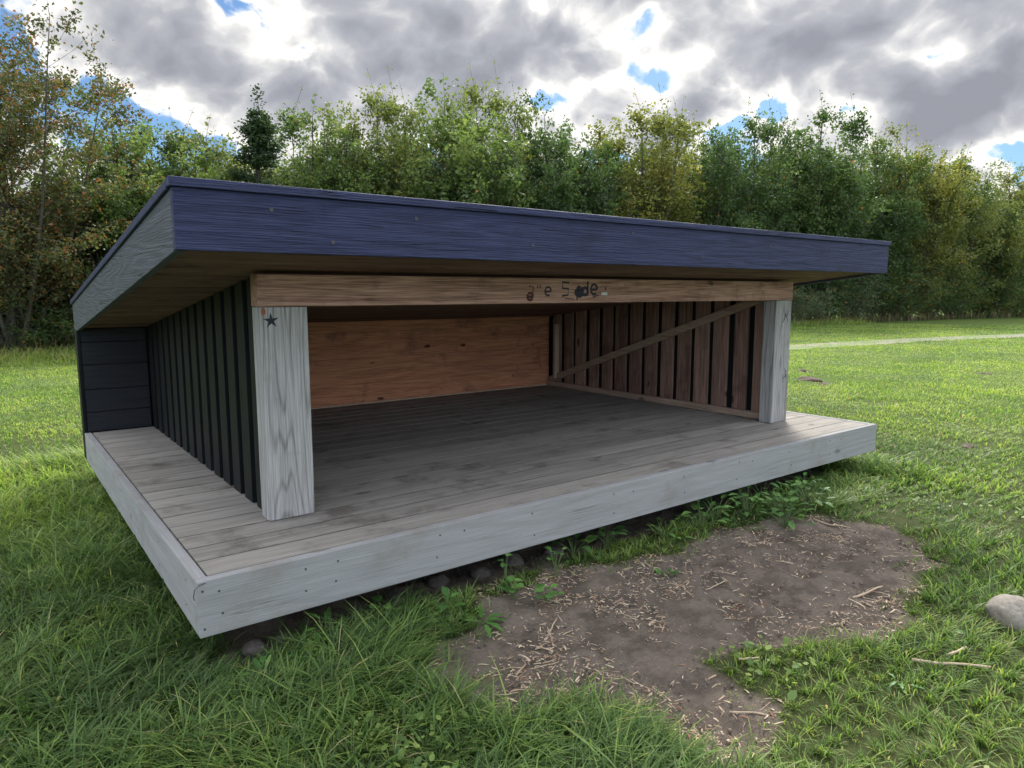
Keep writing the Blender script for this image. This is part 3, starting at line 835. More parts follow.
ST = wood('dry_stick', (0.30, 0.22, 0.15), (0.55, 0.45, 0.33), 0, rings=.2, knots=.2)
ST2 = wood('dry_brown_stick', (0.16, 0.09, 0.06), (0.36, 0.24, 0.16), 0, rings=.2, knots=.2)
stick([(2.766, -1.085), (3.007, -1.118)], .0075, 'thick pale stick lying on the right part of the bare soil', ST)
stick([(2.249, -1.584), (2.42, -1.79), .035], .006, 'long straight pale stick lying in the grass below the bare patch', ST)
stick([(3.68, -0.36), (3.78, -0.64)], .006, 'slender pale stick along the leafy edge of the bare soil', ST)
stick([(3.47, -0.93), (3.56, -1.08)], .005, 'short pale stick near the right rim of the bare soil', ST)
stick([(2.42, -1.64), (2.53, -1.67), .03], .006, 'short stub of wood in the grass above the long stick', ST)
stick([(1.281, -0.493), (1.46, -0.36)], .0055, 'broken pale stalk standing out on the soil by the weeds', ST)
stick([(1.30, -0.52), (1.37, -0.40)], .004, 'thin pale splinter touching the broken stalk', ST)
stick([(2.15, -0.50), (2.32, -0.43)], .004, 'red brown stick on soil below the leafy strip', ST2)
stick([(2.25, -0.60), (2.45, -0.58)], .004, 'thin pale stalk on soil in the middle of the patch', ST)
stick([(1.02, -0.62), (1.22, -0.66)], .003, 'fine crooked straw on the near left soil', ST)
stick([(1.47, -1.30), (1.52, -1.42)], .005, 'pale stick at the lower tongue of the bare patch', ST)
stick([(1.72, -1.16), (1.80, -1.20), .02], .005, 'pale stick at the grass edge below the patch', ST)

# ------------------------------------------------------------------ weeds
WEED = leafmat('weed_leaf', [(0, (0.04, 0.10, 0.025)), (.6, (0.09, 0.21, 0.05)), (1, (0.17, 0.30, 0.08))], transl=.3, rough=.45)
STEM = plain('weed_stem', (0.10, 0.15, 0.05), .6)


def leaf_geo(V, F, TI, base, d, up_, L, Wd, kind, tint, fold=.15, curl=.25):
    """a leaf as a grid strip: 6 stations x 3"""
    side = d.cross(up_).normalized(); k = len(V); n = 7
    for i in range(n):
        t = i / (n - 1)
        if kind == 'round': w = math.sin(math.pi * min(1, t * .92 + .08)) ** .55
        elif kind == 'dandelion': w = (math.sin(math.pi * t ** .8) ** .8) * (0.65 + 0.45 * (i % 2))
        else: w = math.sin(math.pi * t ** .75) ** .9
        if i in (0, n - 1): w = .04
        c = base + d * (L * t) - up_ * (curl * L * t * t)
        for s in (-1, 0, 1):
            V.append(tuple(c + side * (s * w * Wd / 2) + up_ * (abs(s) * fold * w * Wd))); TI.append(tint)
    for i in range(n - 1):
        for j in range(2):
            a = k + i * 3 + j; F.append((a, a + 1, a + 4, a + 3))


def weed(x, y, kind, nl, L, h, label, seed, spread=.05, cat='weed'):
    rr = random.Random(seed); root = empty('weed_plant', (x, y, float(ground_z(x, y)) - .003), rr.random() * 6)
    tag(root, label, cat, 'weeds at the foot of the shelter')
    V, F, TI = [], [], []; sm = MB()
    for i in range(nl):
        a = i * 2.4 + rr.uniform(-.4, .4); out = Vector((math.cos(a), math.sin(a), 0))
        hh = h * rr.uniform(.35, 1.0); sp = spread * rr.uniform(.3, 1.2)
        tip = out * sp + Vector((0, 0, hh))
        sm.tube([(0, 0, 0), tuple(out * sp * .4 + Vector((0, 0, hh * .6))), tuple(tip)], [.0022, .0018, .0012], 5)
        el = rr.uniform(.0, .6); d = (out * math.cos(el) + Vector((0, 0, math.sin(el)))).normalized()
        upv = (Vector((0, 0, 1)) - d * d.z).normalized()
        l = L * rr.uniform(.6, 1.1)
        leaf_geo(V, F, TI, tip - d * l * .1, d, upv, l, l * {'round': .95, 'dandelion': .34, 'leafy': .55}[kind], kind, rr.uniform(.2, 1), rr.uniform(.05, .2), rr.uniform(.05, .4))
    me = bpy.data.meshes.new('leaves'); me.from_pydata(V, [], F)
    at = me.attributes.new('tint', 'FLOAT', 'POINT'); at.data.foreach_set('value', TI)
    for p in me.polygons: p.use_smooth = True
    link('leaves', me, WEED, root)
    sm.build('stem', STEM, root)


weed(1.40, -0.10, 'round', 9, .05, .10, 'round leaved weed left of the pair below the deck edge', 1)
weed(1.53, -0.20, 'round', 9, .055, .08, 'low round leaved weed in front of the stones', 2)
weed(1.75, -0.02, 'round', 8, .04, .16, 'thin weed with one raised round leaf by the deck', 3)
weed(1.42, -0.02, 'round', 4, .05, .20, 'tall stemmed single leaved weed close under the deck', 4, .02)
weed(1.02, -0.12, 'leafy', 8, .07, .12, 'leafy weed behind the tall grass tuft by the soil', 5)
weed(1.12, -0.25, 'dandelion', 9, .11, .03, 'grey green rosette on the soil beside the grass tuft', 6)
weed(0.18, -0.14, 'dandelion', 6, .09, .07, 'dandelion leaves below the near corner of the deck', 7)
weed(0.40, -0.10, 'dandelion', 9, .09, .06, 'bright dandelion rosette in grass right of the brown stone', 8)
weed(0.48, 0.0, 'dandelion', 6, .10, .13, 'taller dandelion leaves touching the front board', 9)
weed(0.78, 0.04, 'round', 4, .06, .13, 'round weed leaf in shade under the front board', 10)
weed(2.25, -0.33, 'round', 7, .045, .04, 'pale round leaved weed at the edge of soil and leafy strip', 12)
weed(2.00, 0.12, 'leafy', 12, .09, .17, 'dark leafy weed in the shade under the deck', 13, .09)
weed(2.25, 0.10, 'leafy', 12, .08, .15, 'dark weed next right of the shaded leafy one', 14, .09)
lab = ['first nettle like weed of the leafy clump under the right half of the deck', 'second weed of the leafy clump counting from the left', 'bushiest weed in the middle of the leafy clump', 'bright broad leaved weed in front of the leafy clump',
       'weed at the front of the clump touching the slender stick', 'rear weed of the clump in the deck shade', 'last weed of the leafy clump near the tall tussock']
for i, (x, y) in enumerate(((2.95, -.02), (3.15, .02), (3.4, -.05), (3.55, -.22), (3.45, -.30), (3.72, .05), (3.86, -.2))):
    weed(x, y, 'leafy', 22, .075, .17, lab[i], 20 + i, .13)
weed(4.05, -0.05, 'leafy', 18, .07, .16, 'leafy weed between the clump and the tall grass tussock', 31, .12)
weed(2.62, -0.02, 'leafy', 14, .05, .12, 'small leafed weed left of the leafy clump', 32, .1)
weed(-0.62, 0.05, 'dandelion', 8, .10, .05, 'dandelion in the long grass left of the deck corner', 33)
weed(-0.35, -0.75, 'leafy', 10, .05, .07, 'clover like weed in the near left long grass', 34)
weed(-0.85, 1.35, 'leafy', 10, .07, .12, 'broad leaved weed among long grass beside the deck', 35)
weed(0.45, -1.05, 'dandelion', 8, .07, .05, 'dandelion in the foreground grass left of the soil', 36)
weed(2.05, -1.62, 'dandelion', 6, .06, .04, 'small dandelion in foreground grass below the bare soil', 37)
weed(2.62, -1.58, 'round', 5, .035, .05, 'pale leafed weed in the grass left of the boulder', 38)

# ================================================================== trees
def vnoise3(P, f, s=0):
    x, y, z = P[:, 0] * f, P[:, 1] * f, P[:, 2] * f
    iz = np.floor(z).astype(np.int64); fz = z - iz; fz = fz * fz * (3 - 2 * fz)
    out = 0
    for k in (0, 1):
        ix = np.floor(x).astype(np.int64); iy = np.floor(y).astype(np.int64)
        fx = x - ix; fy = y - iy; fx = fx * fx * (3 - 2 * fx); fy = fy * fy * (3 - 2 * fy)
        sh = (iz + k) * 8191 + s
        hh = lambda a, b: ((((a * 374761393 + b * 668265263 + sh * 974634777) & 0xFFFFFFFF) * 1274126177 >> 7) & 0xFFFF) / 65535.0
        v = (hh(ix, iy) * (1 - fx) + hh(ix + 1, iy) * fx) * (1 - fy) + (hh(ix, iy + 1) * (1 - fx) + hh(ix + 1, iy + 1) * fx) * fy
        out = out + v * (fz if k else 1 - fz)
    return out


def leaf_cloud(P, size, seed, updir=.35):
    """P (n,3) leaf centres -> folded six-vert leaves"""
    g = np.random.default_rng(seed); n = len(P)
    d = g.normal(0, 1, (n, 3)); d[:, 2] = d[:, 2] * .6 - .25
    d /= np.linalg.norm(d, axis=1, keepdims=True)
    u = g.normal(0, 1, (n, 3)); u[:, 2] += 1.0
    s = np.cross(d, u); s /= np.linalg.norm(s, axis=1, keepdims=True) + 1e-9
    nrm = np.cross(s, d)
    L = size * g.uniform(.65, 1.3, n)[:, None]; Wd = L * g.uniform(.5, .75, (n, 1))
    V = np.zeros((n, 5, 3))
    V[:, 0] = P - d * L * .5
    V[:, 1] = P - d * L * .05 + s * Wd * .5 + nrm * L * .10
    V[:, 2] = P + d * L * .5 - nrm * L * .08
    V[:, 3] = P - d * L * .05 - s * Wd * .5 + nrm * L * .10
    V[:, 4] = P
    F = (np.arange(n)[:, None, None] * 5 + np.array([[0, 1, 4], [1, 2, 4], [2, 3, 4], [3, 0, 4]])[None]).reshape(-1, 3)
    # drop centre: use 2 quads instead
    F = (np.arange(n)[:, None, None] * 5 + np.array([[0, 1, 2], [0, 2, 3]])[None]).reshape(-1, 3)
    return V.reshape(-1, 3), F


def tree_mesh(seed, H, Rr, leaders, leafsize, nleaf, style='bush', clear=0.3, autumn=0.0, shoots=8):
    """returns crown mesh and wood mesh"""
    rr = random.Random(seed); g = np.random.default_rng(seed)
    wd = MB(); C = []; Wt = []
    def spray(p, d, L, dens):
        n = max(3, int(L / .1)); 
        for i in range(n):
            t = (i + .5) / n; q = p + d * (L * t)
            C.append((q.x, q.y, q.z)); Wt.append(dens)
    for li in range(leaders):
        a = li * 2.39996 + rr.uniform(-.5, .5); hl = H * (1.0 if li == 0 else rr.uniform(.55, .97))
        rad = 0 if (leaders == 1 or style == 'cone') else Rr * (rr.uniform(.35, 1.0) if li else .1)
        pts = []; wx = rr.uniform(0, 9)
        for i in range(10):
            t = i / 9
            wob = .18 * (1 - .3 * t)
            pts.append(Vector((math.cos(a) * rad * t ** .7 + wob * math.sin(t * 5 + wx) * t, math.sin(a) * rad * t ** .7 + wob * math.cos(t * 4.3 + wx) * t, hl * t)))
        r0 = H * .011 * (.62 if li else 1.35) * (1.6 if leaders < 3 else 1)
        wd.tube([tuple(p) for p in pts], [r0 * (1 - .93 * i / 9) + .004 for i in range(10)], 7 if li == 0 else 5)
        nb = int(hl * (6 if style != 'cone' else 9))
        for b in range(nb):
            t = clear / H + (1 - clear / H) * ((b + rr.random()) / nb)
            if t > .985: continue
            k = t * 9; i = min(int(k), 8); p = pts[i].lerp(pts[i + 1], k - i)
            az = b * 2.4 + rr.uniform(-.6, .6)
            if style == 'cone': L = Rr * (1 - t) ** 1.1 * rr.uniform(.6, 1.15) + .05; el = rr.uniform(-.1, .35)
            elif style == 'upright': L = Rr * .75 * (math.sin(math.pi * min(1, .18 + t * .8)) ** .7) * rr.uniform(.5, 1.1); el = rr.uniform(.5, 1.1)
            else: L = Rr * .85 * (math.sin(math.pi * min(1, .22 + t * .74)) ** .6) * rr.uniform(.45, 1.15); el = rr.uniform(.15, .85)
            L = max(L, .15)
            d = Vector((math.cos(az) * math.cos(el), math.sin(az) * math.cos(el), math.sin(el)))
            q1 = p + d * L * .5; q2 = p + d * L + Vector((0, 0, .12 * L))
            wd.tube([tuple(p), tuple(q1), tuple(q2)], [.004 + r0 * .28 * (1 - t), .003 + r0 * .15 * (1 - t), .003], 3)
            dens = rr.uniform(.5, 1.4)
            spray(p + d * L * .35, (q2 - p).normalized(), L * .65, dens)
            for tw in range(rr.randint(2, 5)):
                tt = rr.uniform(.35, 1); s = p + d * L * tt
                e = Vector((rr.gauss(0, 1), rr.gauss(0, 1), rr.gauss(.35, .7))).normalized(); e = (e + d * .6).normalized()
                spray(s, e, rr.uniform(.2, .55) * min(1.2, .5 + Rr * .4) * ((1.05 - t) if style == 'cone' else 1), dens)
        # bare-ish leading shoots
        if li < shoots:
            for q in range(2 if style != 'cone' else 1):
                s = pts[-1] if q == 0 else pts[-2]
                e = Vector((rr.uniform(-.3, .3), rr.uniform(-.3, .3), 1)).normalized(); L = rr.uniform(.35, .9) * (1.5 if style == 'upright' else 1)
                wd.tube([tuple(s), tuple(s + e * L)], [.008, .003], 3); spray(s, e, L, .35)
    C = np.array(C); Wt = np.array(Wt); pr = Wt / Wt.sum()
    cl3 = .6 * vnoise3(C, 1.6, seed) + .4 * vnoise3(C, 4.1, seed + 5)
    pr = pr * np.clip((cl3 - .31) * 5, .05, 1.5); pr = pr / pr.sum()      # leaves gather in clumps with gaps between
    idx = g.choice(len(C), nleaf, p=pr)
    P = C[idx] + g.normal(0, 1, (nleaf, 3)) * np.array([.085, .085, .06]) * (1 if Wt is None else (.6 + .7 * Wt[idx])[:, None])
    P[:, 2] = np.maximum(P[:, 2], .05)
    V, F = leaf_cloud(P, leafsize, seed)
    me = mesh_np('crown', V, F)
    # leaf tint: clumpwise colour plus per leaf noise
    cl = vnoise3(P, .8, seed + 11)
    ti = .12 + .62 * cl + g.normal(0, .15, nleaf)
    if autumn: ti = np.where(g.random(nleaf) < autumn * (.4 + 1.2 * vnoise(P[:, 0] * .9, P[:, 1] * .9 + P[:, 2] * .9, seed + 3)), .86 + .14 * g.random(nleaf), np.minimum(ti, .8))
    else: ti = np.clip(ti, 0, .8)
    at = me.attributes.new('tint', 'FLOAT', 'POINT'); at.data.foreach_set('value', np.repeat(np.clip(ti, 0, 1), 5).astype(np.float32))
    return me, wd


def fol(name, d, m_, l, aut=(0.35, 0.18, 0.05), tr=.45):
    d, m_, l = [tuple(c * k for c, k in zip(q, (1.75, 1.6, 1.95))) for q in (d, m_, l)]
    return leafmat(name, [(0, d), (.45, m_), (.8, l), (.87, aut), (1, tuple(min(1, c * 1.3) for c in aut))], transl=tr, rough=.5, spec=.35)


F_ = {
    'dark': fol('foliage_dark_green', (0.020, 0.038, 0.014), (0.038, 0.070, 0.022), (0.075, 0.125, 0.036)),
    'mid': fol('foliage_mid_green', (0.030, 0.052, 0.018), (0.062, 0.102, 0.030), (0.12, 0.17, 0.048)),
    'olive': fol('foliage_olive', (0.038, 0.056, 0.015), (0.078, 0.105, 0.028), (0.14, 0.165, 0.040), (.32, .2, .05)),
    'yellow': fol('foliage_yellow_green', (0.042, 0.058, 0.014), (0.088, 0.108, 0.026), (0.17, 0.17, 0.038), (.36, .22, .06)),
    'blue': fol('foliage_grey_green', (0.030, 0.052, 0.024), (0.068, 0.105, 0.050), (0.14, 0.18, 0.10)),
    'rust': fol('foliage_autumn', (0.036, 0.038, 0.017), (0.068, 0.066, 0.027), (0.11, 0.092, 0.034), (.24, .10, .05)),
    'fir': fol('foliage_conifer', (0.012, 0.026, 0.012), (0.024, 0.046, 0.020), (0.045, 0.075, 0.03)),
}
BARK = wood('bark', (0.045, 0.04, 0.033), (0.13, 0.115, 0.10), 2, 1, .3, .5, .9, .5, bump=1)
PRO = {}
LS = .12
specs = {'bush_a': (101, 7.0, 2.5, 11, LS * 1.08, 34000, 'bush', .2), 'bush_b': (102, 7.0, 2.7, 12, LS * 1.1, 34000, 'bush', .2), 'up_a': (103, 7.0, 2.2, 10, LS * 1.0, 28000, 'upright', .2),
         'up_b': (104, 7.0, 2.3, 12, LS * .95, 30000, 'upright', .2), 'cone': (105, 7.0, 2.1, 1, LS * .7, 30000, 'cone', .2), 'low': (106, 7.0, 2.9, 12, LS * 1.1, 36000, 'bush', .1)}
for k, (sd, H, rd, nl, ls, nf, st, clr) in specs.items():
    me, wd = tree_mesh(sd, H, rd, nl, ls, nf, st, clr, autumn=.0 if k == 'cone' else .004)
    tr = wd.build('trunk', BARK, None); PRO[k] = (me, tr.data); bpy.data.objects.remove(tr)


def tree(name, kind, mat, px, d, topy, label, wsc=1.0, rz=None, group='trees along the wood edge'):
    x, y = wp(px, d); H = CAM.z + (293 - topy) * d / 697
    r = empty(name, (x, y, -.03), random.random() * 6.28 if rz is None else rz); s = H / 7.35; r.scale = (wsc * s ** .6, wsc * s ** .6, s)
    tag(r, label, 'tree', group)
    me, tm = PRO[kind]
    c = bpy.data.objects.new('crown', me); COL.objects.link(c); c.parent = r
    if not me.materials: me.materials.append(F_[mat])
    c.material_slots[0].link = 'OBJECT'; c.material_slots[0].material = F_[mat]
    t = bpy.data.objects.new('trunk', tm); COL.objects.link(t); t.parent = r
    return r


def ed(px): return float(np.interp(px, EDGE_PX, EDGE_D))


TR = [
    (-95, 'bush_a', 'rust', 60, 'autumn tinted bushy tree just outside the left picture edge', 1.1, 0, 'bushy_tree'),
    (62, 'low', 'rust', 190, 'low rust tinted tree left of the roof corner', .9, 2.0, 'bushy_tree'),
    (104, 'bush_b', 'rust', 150, 'red brown tinged tree directly above the roof left edge', .95, .6, 'bushy_tree'),
    (133, 'bush_a', 'mid', 108, 'green tree with several raised tips left of the roof peak corner', .9, 1.6, 'bushy_tree'),
    (168, 'up_b', 'dark', 128, 'thin dark green tree over the front left roof corner', .85, 1.2, 'slender_tree'),
    (212, 'up_a', 'olive', 132, 'yellowish thin topped tree left of the conifer', 1.1, .5, 'slender_tree'),
    (236, 'up_b', 'olive', 148, 'low olive tree touching the left side of the conifer', .9, 1.9, 'slender_tree'),
    (268, 'cone', 'fir', 104, 'dark pointed conifer rising above the hedge line', 1.25, .6, 'conifer_tree'),
    (316, 'up_a', 'mid', 112, 'light green tree next right of the conifer', 1.0, .4, 'slender_tree'),
    (348, 'bush_b', 'mid', 132, 'rounded green tree second right of the conifer', .9, 1.4, 'bushy_tree'),
    (384, 'up_b', 'olive', 96, 'olive tree with long bare whips at its top', .9, .5, 'slender_tree'),
    (408, 'low', 'blue', 128, 'broad grey green tree low behind the roof middle', .85, 1.3, 'bushy_tree'),
    (444, 'bush_a', 'mid', 96, 'tallest fresh green tree above the middle of the roof', 1.0, .2, 'bushy_tree'),
    (482, 'up_b', 'olive', 90, 'slim tree with one tall needle like shoot', .85, .8, 'slender_tree'),
    (512, 'bush_b', 'dark', 118, 'dark dense tree right of the needle topped tree', .9, .3, 'bushy_tree'),
    (548, 'bush_a', 'dark', 112, 'dark round crowned tree above the roof right of centre', .8, 1.1, 'bushy_tree'),
    (575, 'low', 'blue', 142, 'grey green low tree in the dip of the tree line', .8, 1.7, 'bushy_tree'),
    (606, 'up_a', 'mid', 142, 'short thin tree just before the yellow one', .9, .6, 'slender_tree'),
    (640, 'up_b', 'yellow', 112, 'yellow green tree with feathery top right of centre', 1.05, .3, 'slender_tree'),
    (664, 'up_a', 'olive', 118, 'olive tree behind the feathery yellow green one', .9, 1.0, 'slender_tree'),
    (694, 'bush_b', 'mid', 146, 'mid green bushy tree left of the twin whip tree', .9, .9, 'bushy_tree'),
    (722, 'low', 'dark', 140, 'dark dense tree over the right part of the roof', .85, 2.0, 'bushy_tree'),
    (748, 'up_b', 'dark', 120, 'dark tree with two leafy whips against the blue gap', .9, .1, 'slender_tree'),
    (782, 'bush_a', 'mid', 132, 'mid green tree left of the tallest right hand shoot', .8, .7, 'bushy_tree'),
    (818, 'up_a', 'dark', 112, 'tall shoot topped dark tree above the roof right corner', 1.05, 1.9, 'slender_tree'),
    (846, 'bush_b', 'dark', 146, 'dark green tree directly right of the roof corner', .9, .4, 'bushy_tree'),
    (868, 'up_b', 'mid', 142, 'feathery green tree one step right of the roof end', 1.0, 2.4, 'slender_tree'),
    (895, 'bush_a', 'yellow', 138, 'golden green tree with orange patches', .85, .2, 'bushy_tree'),
    (926, 'low', 'olive', 158, 'olive tree right of the golden one', .8, .9, 'bushy_tree'),
    (948, 'up_a', 'mid', 158, 'light green tree with leaning tip near the right', 1.1, .2, 'slender_tree'),
    (976, 'bush_b', 'olive', 174, 'olive green tree second from the right edge', .9, 2.2, 'bushy_tree'),
    (1002, 'up_b', 'yellow', 174, 'yellowish feathery tree close to the right picture edge', 1.05, 1.2, 'slender_tree'),
    (1028, 'bush_a', 'mid', 176, 'green tree cut by the right picture edge', 1.0, .8, 'bushy_tree'),
    (1075, 'low', 'mid', 185, 'green tree beyond the right picture edge', 1.0, .8, 'bushy_tree'),
    (1130, 'bush_b', 'olive', 185, 'olive tree well beyond the right picture edge', 1.0, .8, 'bushy_tree'),
]
for i, (px, kd, mt, ty, lb, ws, rz, nm) in enumerate(TR):
    tree(nm, kd, mt, px, ed(px) + (.2 if kd == 'cone' else 2.3 if px in (236, 212, 316) else 1.3 + (i % 3) * .7), ty, lb, ws, rz)

# near tree on the left with a visible grey trunk
me, wd = tree_mesh(79, 8.4, 2.9, 10, .10, 52000, 'bush', 1.1, autumn=.15, shoots=7)
x, y = wp(14, 16.2)
nt = empty('autumn_tree', (x, y, -.03), .9); tag(nt, 'tall sparse tree with orange and green leaves and grey trunk at the left edge', 'tree')
nt.scale = (.80, .80, .92)
me.materials.append(fol('foliage_near_autumn', (0.026, 0.036, 0.014), (0.056, 0.070, 0.024), (0.11, 0.115, 0.038), (.20, .085, .032), tr=.4))
c = bpy.data.objects.new('crown', me); COL.objects.link(c); c.parent = nt
wd.tube([(0, 0, 0), (.02, 0, .5), (.05, .02, 1.2), (.04, .0, 2.4), (0, 0, 4.5)], [.24, .19, .15, .12, .07], 10)
wd.build('trunk', BARK, nt)

# near shrubs closing the foot of the wood
me_s, wd_s = tree_mesh(55, 2.4, 1.25, 9, .075, 6500, 'bush', .05, autumn=.05, shoots=3)
tr = wd_s.build('trunk', BARK, None); tm_s = tr.data; bpy.data.objects.remove(tr)
PRO['shrub'] = (me_s, tm_s)
SHR = [(45, 'dark', 290, 'dark shrub behind the grey tree trunk'), (72, 'rust', 262, 'brownish shrub left beside the shelter rear corner'), (-40, 'dark', 280, 'dark shrub outside the left picture edge'), (98, 'dark', 270, 'dark shrub hidden close behind the roof left edge'),
       (800, 'blue', 285, 'grey green shrub beside the right post'), (826, 'dark', 250, 'dark shrub below the roof right end'), (852, 'blue', 262, 'pale leaved shrub at the wood foot right of the roof'), (880, 'dark', 240, 'dark shrub in the middle of the right wood foot'),
       (905, 'mid', 268, 'green shrub with low skirts near the path'), (930, 'dark', 235, 'large dark shrub right of the low skirted one'), (958, 'mid', 262, 'mid green shrub two from the right edge'), (985, 'dark', 245, 'dark shrub one from the right edge'), (1015, 'mid', 262, 'green shrub at the right edge by the path'), (1060, 'dark', 250, 'dark shrub beyond the right picture edge')]
for i, (px, mt, ty, lb) in enumerate(SHR):
    d = ed(px) + .3 + (i % 2) * .5; x, y = wp(px, d); H = CAM.z + (293 - ty) * d / 697
    r = empty('shrub', (x, y, -.03), i * 1.7); s = H / 2.7; r.scale = (max(1.0, s ** .8), max(1.0, s ** .8), s); tag(r, lb, 'shrub', 'shrubs at the foot of the wood')
    c = bpy.data.objects.new('crown', me_s); COL.objects.link(c); c.parent = r
    if not me_s.materials: me_s.materials.append(F_['dark'])
    c.material_slots[0].link = 'OBJECT'; c.material_slots[0].material = F_[mt]
    t = bpy.data.objects.new('trunk', tm_s); COL.objects.link(t); t.parent = r


# deep wood behind, one mass
def make_wood():
    g = np.random.default_rng(9); n = 330000
    px = g.uniform(-420, 1420, n); base = np.interp(px, EDGE_PX, EDGE_D)
    dep = base + 2.6 + 4.5 * g.random(n)
    top = np.interp(px, [-400, 0, 130, 300, 450, 560, 650, 800, 900, 1024, 1400], [140, 165, 125, 140, 112, 128, 128, 138, 158, 185, 190])
    x = CAM.x + FH.x * dep + RH.x * (px - 512) / 697 * dep; y = CAM.y + FH.y * dep + RH.y * (px - 512) / 697 * dep
    H = CAM.z + (293 - top) * base / 697
    H = H * (.72 + .42 * fbm(x * .7, y * .7, 91, 3))
    z = H * g.random(n) ** .75
    cl = fbm(x * .8 + z * .3, y * .8 - z * .6, 95, 3); k = cl > .40
    P = np.stack([x, y, z], -1)[k]
    V, F = leaf_cloud(P, .15, 4)
    me = mesh_np('woodland', V, F); at = me.attributes.new('tint', 'FLOAT', 'POINT')
    at.data.foreach_set('value', np.repeat(np.clip(.3 + .5 * (cl[k] - .5) * 3 + g.normal(0, .12, k.sum()), 0, .8), 5).astype(np.float32))
    o = link('woodland', me, F_['dark']); tag(o, 'dense green wood filling in behind the front row of trees', 'wood', kind='stuff')
    # dry undergrowth and long stems at the foot
    n = 9000; px = g.uniform(-150, 1250, n); base = np.interp(px, EDGE_PX, EDGE_D); dep = base + g.uniform(-.5, 1.2, n)
    x = CAM.x + FH.x * dep + RH.x * (px - 512) / 697 * dep; y = CAM.y + FH.y * dep + RH.y * (px - 512) / 697 * dep
    h = .25 + .5 * g.random(n) ** 1.5 * (.3 + 1.4 * vnoise(x * .8, y * .8, 5))
    tufts('undergrowth', x, y, h, .018 + .012 * g.random(n), g.random(n) * 6.28, .2 + .6 * g.random(n), np.where(g.random(n) < .5, .85 + .15 * g.random(n), .1 + .4 * g.random(n)), leafmat('undergrowth_stems', [(0, (.03, .06, .015)), (.5, (.08, .12, .03)), (.85, (.22, .17, .10)), (1, (.30, .21, .14))]), 'rank grass and dry stems along the foot of the wood', 'undergrowth')
make_wood()

# ================================================================== sky and sun
SUN_EL, SUN_AZ = R(42), math.atan2(FH.x, FH.y) + R(14)     # compass style, from +Y towards +X
sd = Vector((math.sin(SUN_AZ) * math.cos(SUN_EL), math.cos(SUN_AZ) * math.cos(SUN_EL), math.sin(SUN_EL)))
ld = bpy.data.lights.new('sun', 'SUN'); ld.energy = 2.3; ld.angle = R(14); ld.color = (1, .95, .87)
lo = bpy.data.objects.new('sun', ld); COL.objects.link(lo); lo.rotation_euler = sd.to_track_quat('Z', 'Y').to_euler(); lo.location = (0, 0, 30)

w = bpy.data.worlds.new('World'); scene.world = w; w.use_nodes = True
t = NT(w); bg = t.n['Background']
sky = t.add('ShaderNodeTexSky'); sky.sky_type = 'NISHITA'; sky.sun_disc = False; sky.sun_elevation = SUN_EL; sky.sun_rotation = SUN_AZ
sky.air_density = 1.0; sky.dust_density = 0.6
gdir = t.add('ShaderNodeTexCoord').outputs['Generated']
sep = t.add('ShaderNodeSeparateXYZ', {0: gdir})
zz = t.math('ADD', t.math('MAXIMUM', sep.outputs[2], 0.0), 0.62)
cp = t.add('ShaderNodeCombineXYZ', {0: t.math('DIVIDE', sep.outputs[0], zz), 1: t.math('DIVIDE', sep.outputs[1], zz), 2: 0.0}).outputs[0]
wv = t.add('ShaderNodeTexNoise', {'Vector': cp, 'Scale': 5.0, 'Detail': 4.0}).outputs[1]
cpw = t.vmath('ADD', cp, t.vmath('MULTIPLY', t.vmath('SUBTRACT', wv, (.5, .5, .5)), (.13, .13, .13)))
n_m = t.noise(cpw, 5.2, 8, .53)
# billows: rounded cell shapes at two sizes
def billow(scale, off_):
    v = t.add('ShaderNodeTexVoronoi', {'Vector': t.vmath('ADD', cpw, off_), 'Scale': scale}, feature='F1')
    return t.math('SUBTRACT', 1.0, v.outputs['Distance'])
b1 = billow(9.0, (1.7, .3, 0)); b2 = billow(24.0, (.2, 2.3, 0))
dens = t.math('ADD', t.math('MULTIPLY', t.math('SUBTRACT', n_m, .5), 1.30), .545)
dens = t.math('ADD', dens, t.math('MULTIPLY', t.math('SUBTRACT', b1, .62), .32))
dens = t.math('ADD', dens, t.math('MULTIPLY', t.math('SUBTRACT', b2, .62), .15))


def pdir(px, py):
    return (fw + rt * ((px - 512) / 697) - up * ((py - 384) / 697)).normalized()


BL = [  # px, py, radius px, thickness change
    (150, 75, 70, .13), (215, 60, 60, .10), (400, 25, 110, .15), (560, 15, 60, .14), (330, 135, 70, .09), (440, 130, 70, .07), (700, 65, 70, .16), (900, 40, 130, .14), (780, 20, 70, .10), (860, 120, 70, .10), (990, 110, 60, .12), (500, 90, 45, .06),
    (607, 72, 20, .12), (650, 140, 30, .08), (300, 105, 30, .05),
    (115, 108, 40, -.19), (70, 90, 36, -.16), (301, 54, 11, -.15), (652, 24, 24, -.13), (722, 118, 28, -.19), (776, 112, 14, -.18), (1010, 176, 32, -.20), (540, 105, 8, -.10), (571, 62, 8, -.06),
    (590, 50, 45, -.12), (640, 95, 30, -.05), (820, 72, 48, -.11), (270, 85, 30, -.08), (240, 15, 60, -.07), (330, 60, 40, -.06), (35, 30, 60, -.07), (960, 72, 32, -.13), (430, 68, 35, -.07), (840, 90, 24, -.06), (190, 128, 40, -.09), (760, 85, 40, -.08), (900, 150, 30, -.06), (560, 95, 30, -.06)]
ndir = t.vmath('NORMALIZE', gdir)
wob = t.vmath('MULTIPLY', t.vmath('SUBTRACT', t.add('ShaderNodeTexNoise', {'Vector': cp, 'Scale': 7.0, 'Detail': 5.0, 'Roughness': .6}).outputs[1], (.5, .5, .5)), (.13, .13, .09))
nd = t.vmath('ADD', ndir, wob)
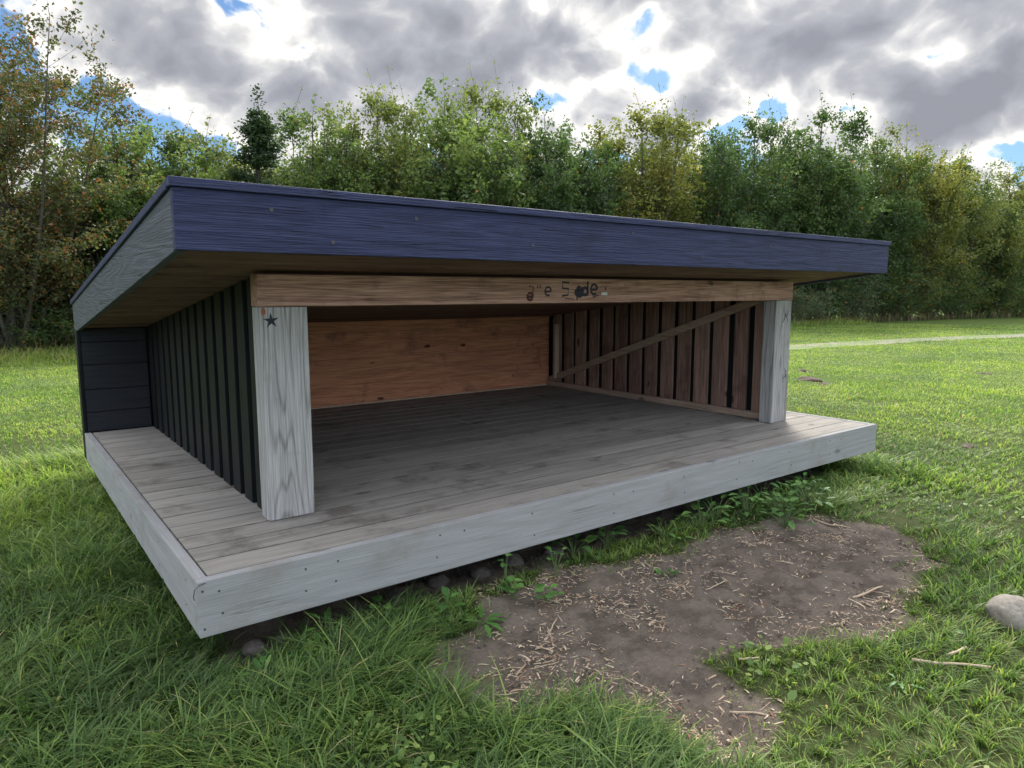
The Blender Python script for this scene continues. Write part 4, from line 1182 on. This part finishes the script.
for px, py, rp, am in BL:
    dist = t.vmath('DISTANCE', nd, tuple(pdir(px, py)), out=1)
    dens = t.math('ADD', dens, t.map(dist, rp * .3 / 697, rp * 1.35 / 697, am, 0, True))
# clearer sky behind the standpoint
back = t.map(t.vmath('DOT_PRODUCT', ndir, tuple(-FH), out=1), .1, .8, 0, .10)
dens = t.math('SUBTRACT', dens, back)
cover = t.map(dens, .345, .43, 0, 1, True)
tow = t.map(t.vmath('DOT_PRODUCT', ndir, tuple(sd), out=1), .2, 1.0, 0, 1, True)
bright = t.ramp(t.map(dens, .34, .84), [(0, (.84, .88, .95)), (.12, (1.0, .98, .94)), (.25, (.92, .90, .86)), (.40, (.62, .62, .63)), (.58, (.42, .43, .465)), (.8, (.32, .335, .375)), (1, (.27, .28, .32))])
cc = bright
gl = t.math('ADD', 1.0, t.math('MULTIPLY', tow, .25))
# cloud overhead and behind the camera brightened as added fill light
top_fill = t.map(sep.outputs[2], .42, .75, 0, 2.2, True)
back_fill = t.map(t.vmath('DOT_PRODUCT', ndir, tuple(-FH), out=1), -.2, .7, 0, 2.6, True)
gl = t.math('ADD', gl, t.math('MAXIMUM', top_fill, back_fill))
cc = t.vmath('MULTIPLY', cc, t.add('ShaderNodeCombineXYZ', {0: gl, 1: gl, 2: gl}).outputs[0])
cc = t.vmath('MULTIPLY', cc, t.add('ShaderNodeCombineXYZ', {0: t.map(t.vmath('DOT_PRODUCT', ndir, tuple(-FH), out=1), -.2, .7, 1, .92, True), 1: 1.0 - .0, 2: t.map(t.vmath('DOT_PRODUCT', ndir, tuple(-FH), out=1), -.2, .7, 1, 1.12, True)}).outputs[0])
SKYS = 0.08
skyc = t.vmath('MULTIPLY', sky.outputs[0], (.34, .47, .60))
cl10 = t.vmath('MULTIPLY', cc, (.42 / SKYS, .42 / SKYS, .42 / SKYS))
allc = t.mix(cover, (0, 0, 0), (0, 0, 0))
mixn = t.n[-1]
t.l.new(skyc, mixn.inputs[6]); t.l.new(cl10, mixn.inputs[7])
t.l.new(allc, bg.inputs[0]); bg.inputs[1].default_value = SKYS

# ================================================================== render settings
vs = scene.view_settings
vs.view_transform = 'Standard'; vs.look = 'None'; vs.gamma = 1; vs.exposure = 1.30; vs.use_curve_mapping = False
scene.render.engine = 'CYCLES'
scene.cycles.max_bounces = 6; scene.cycles.diffuse_bounces = 4; scene.cycles.transmission_bounces = 4; scene.cycles.transparent_max_bounces = 4
scene.cycles.use_denoising = True
w.cycles.sampling_method = 'MANUAL'; w.cycles.sample_map_resolution = 256
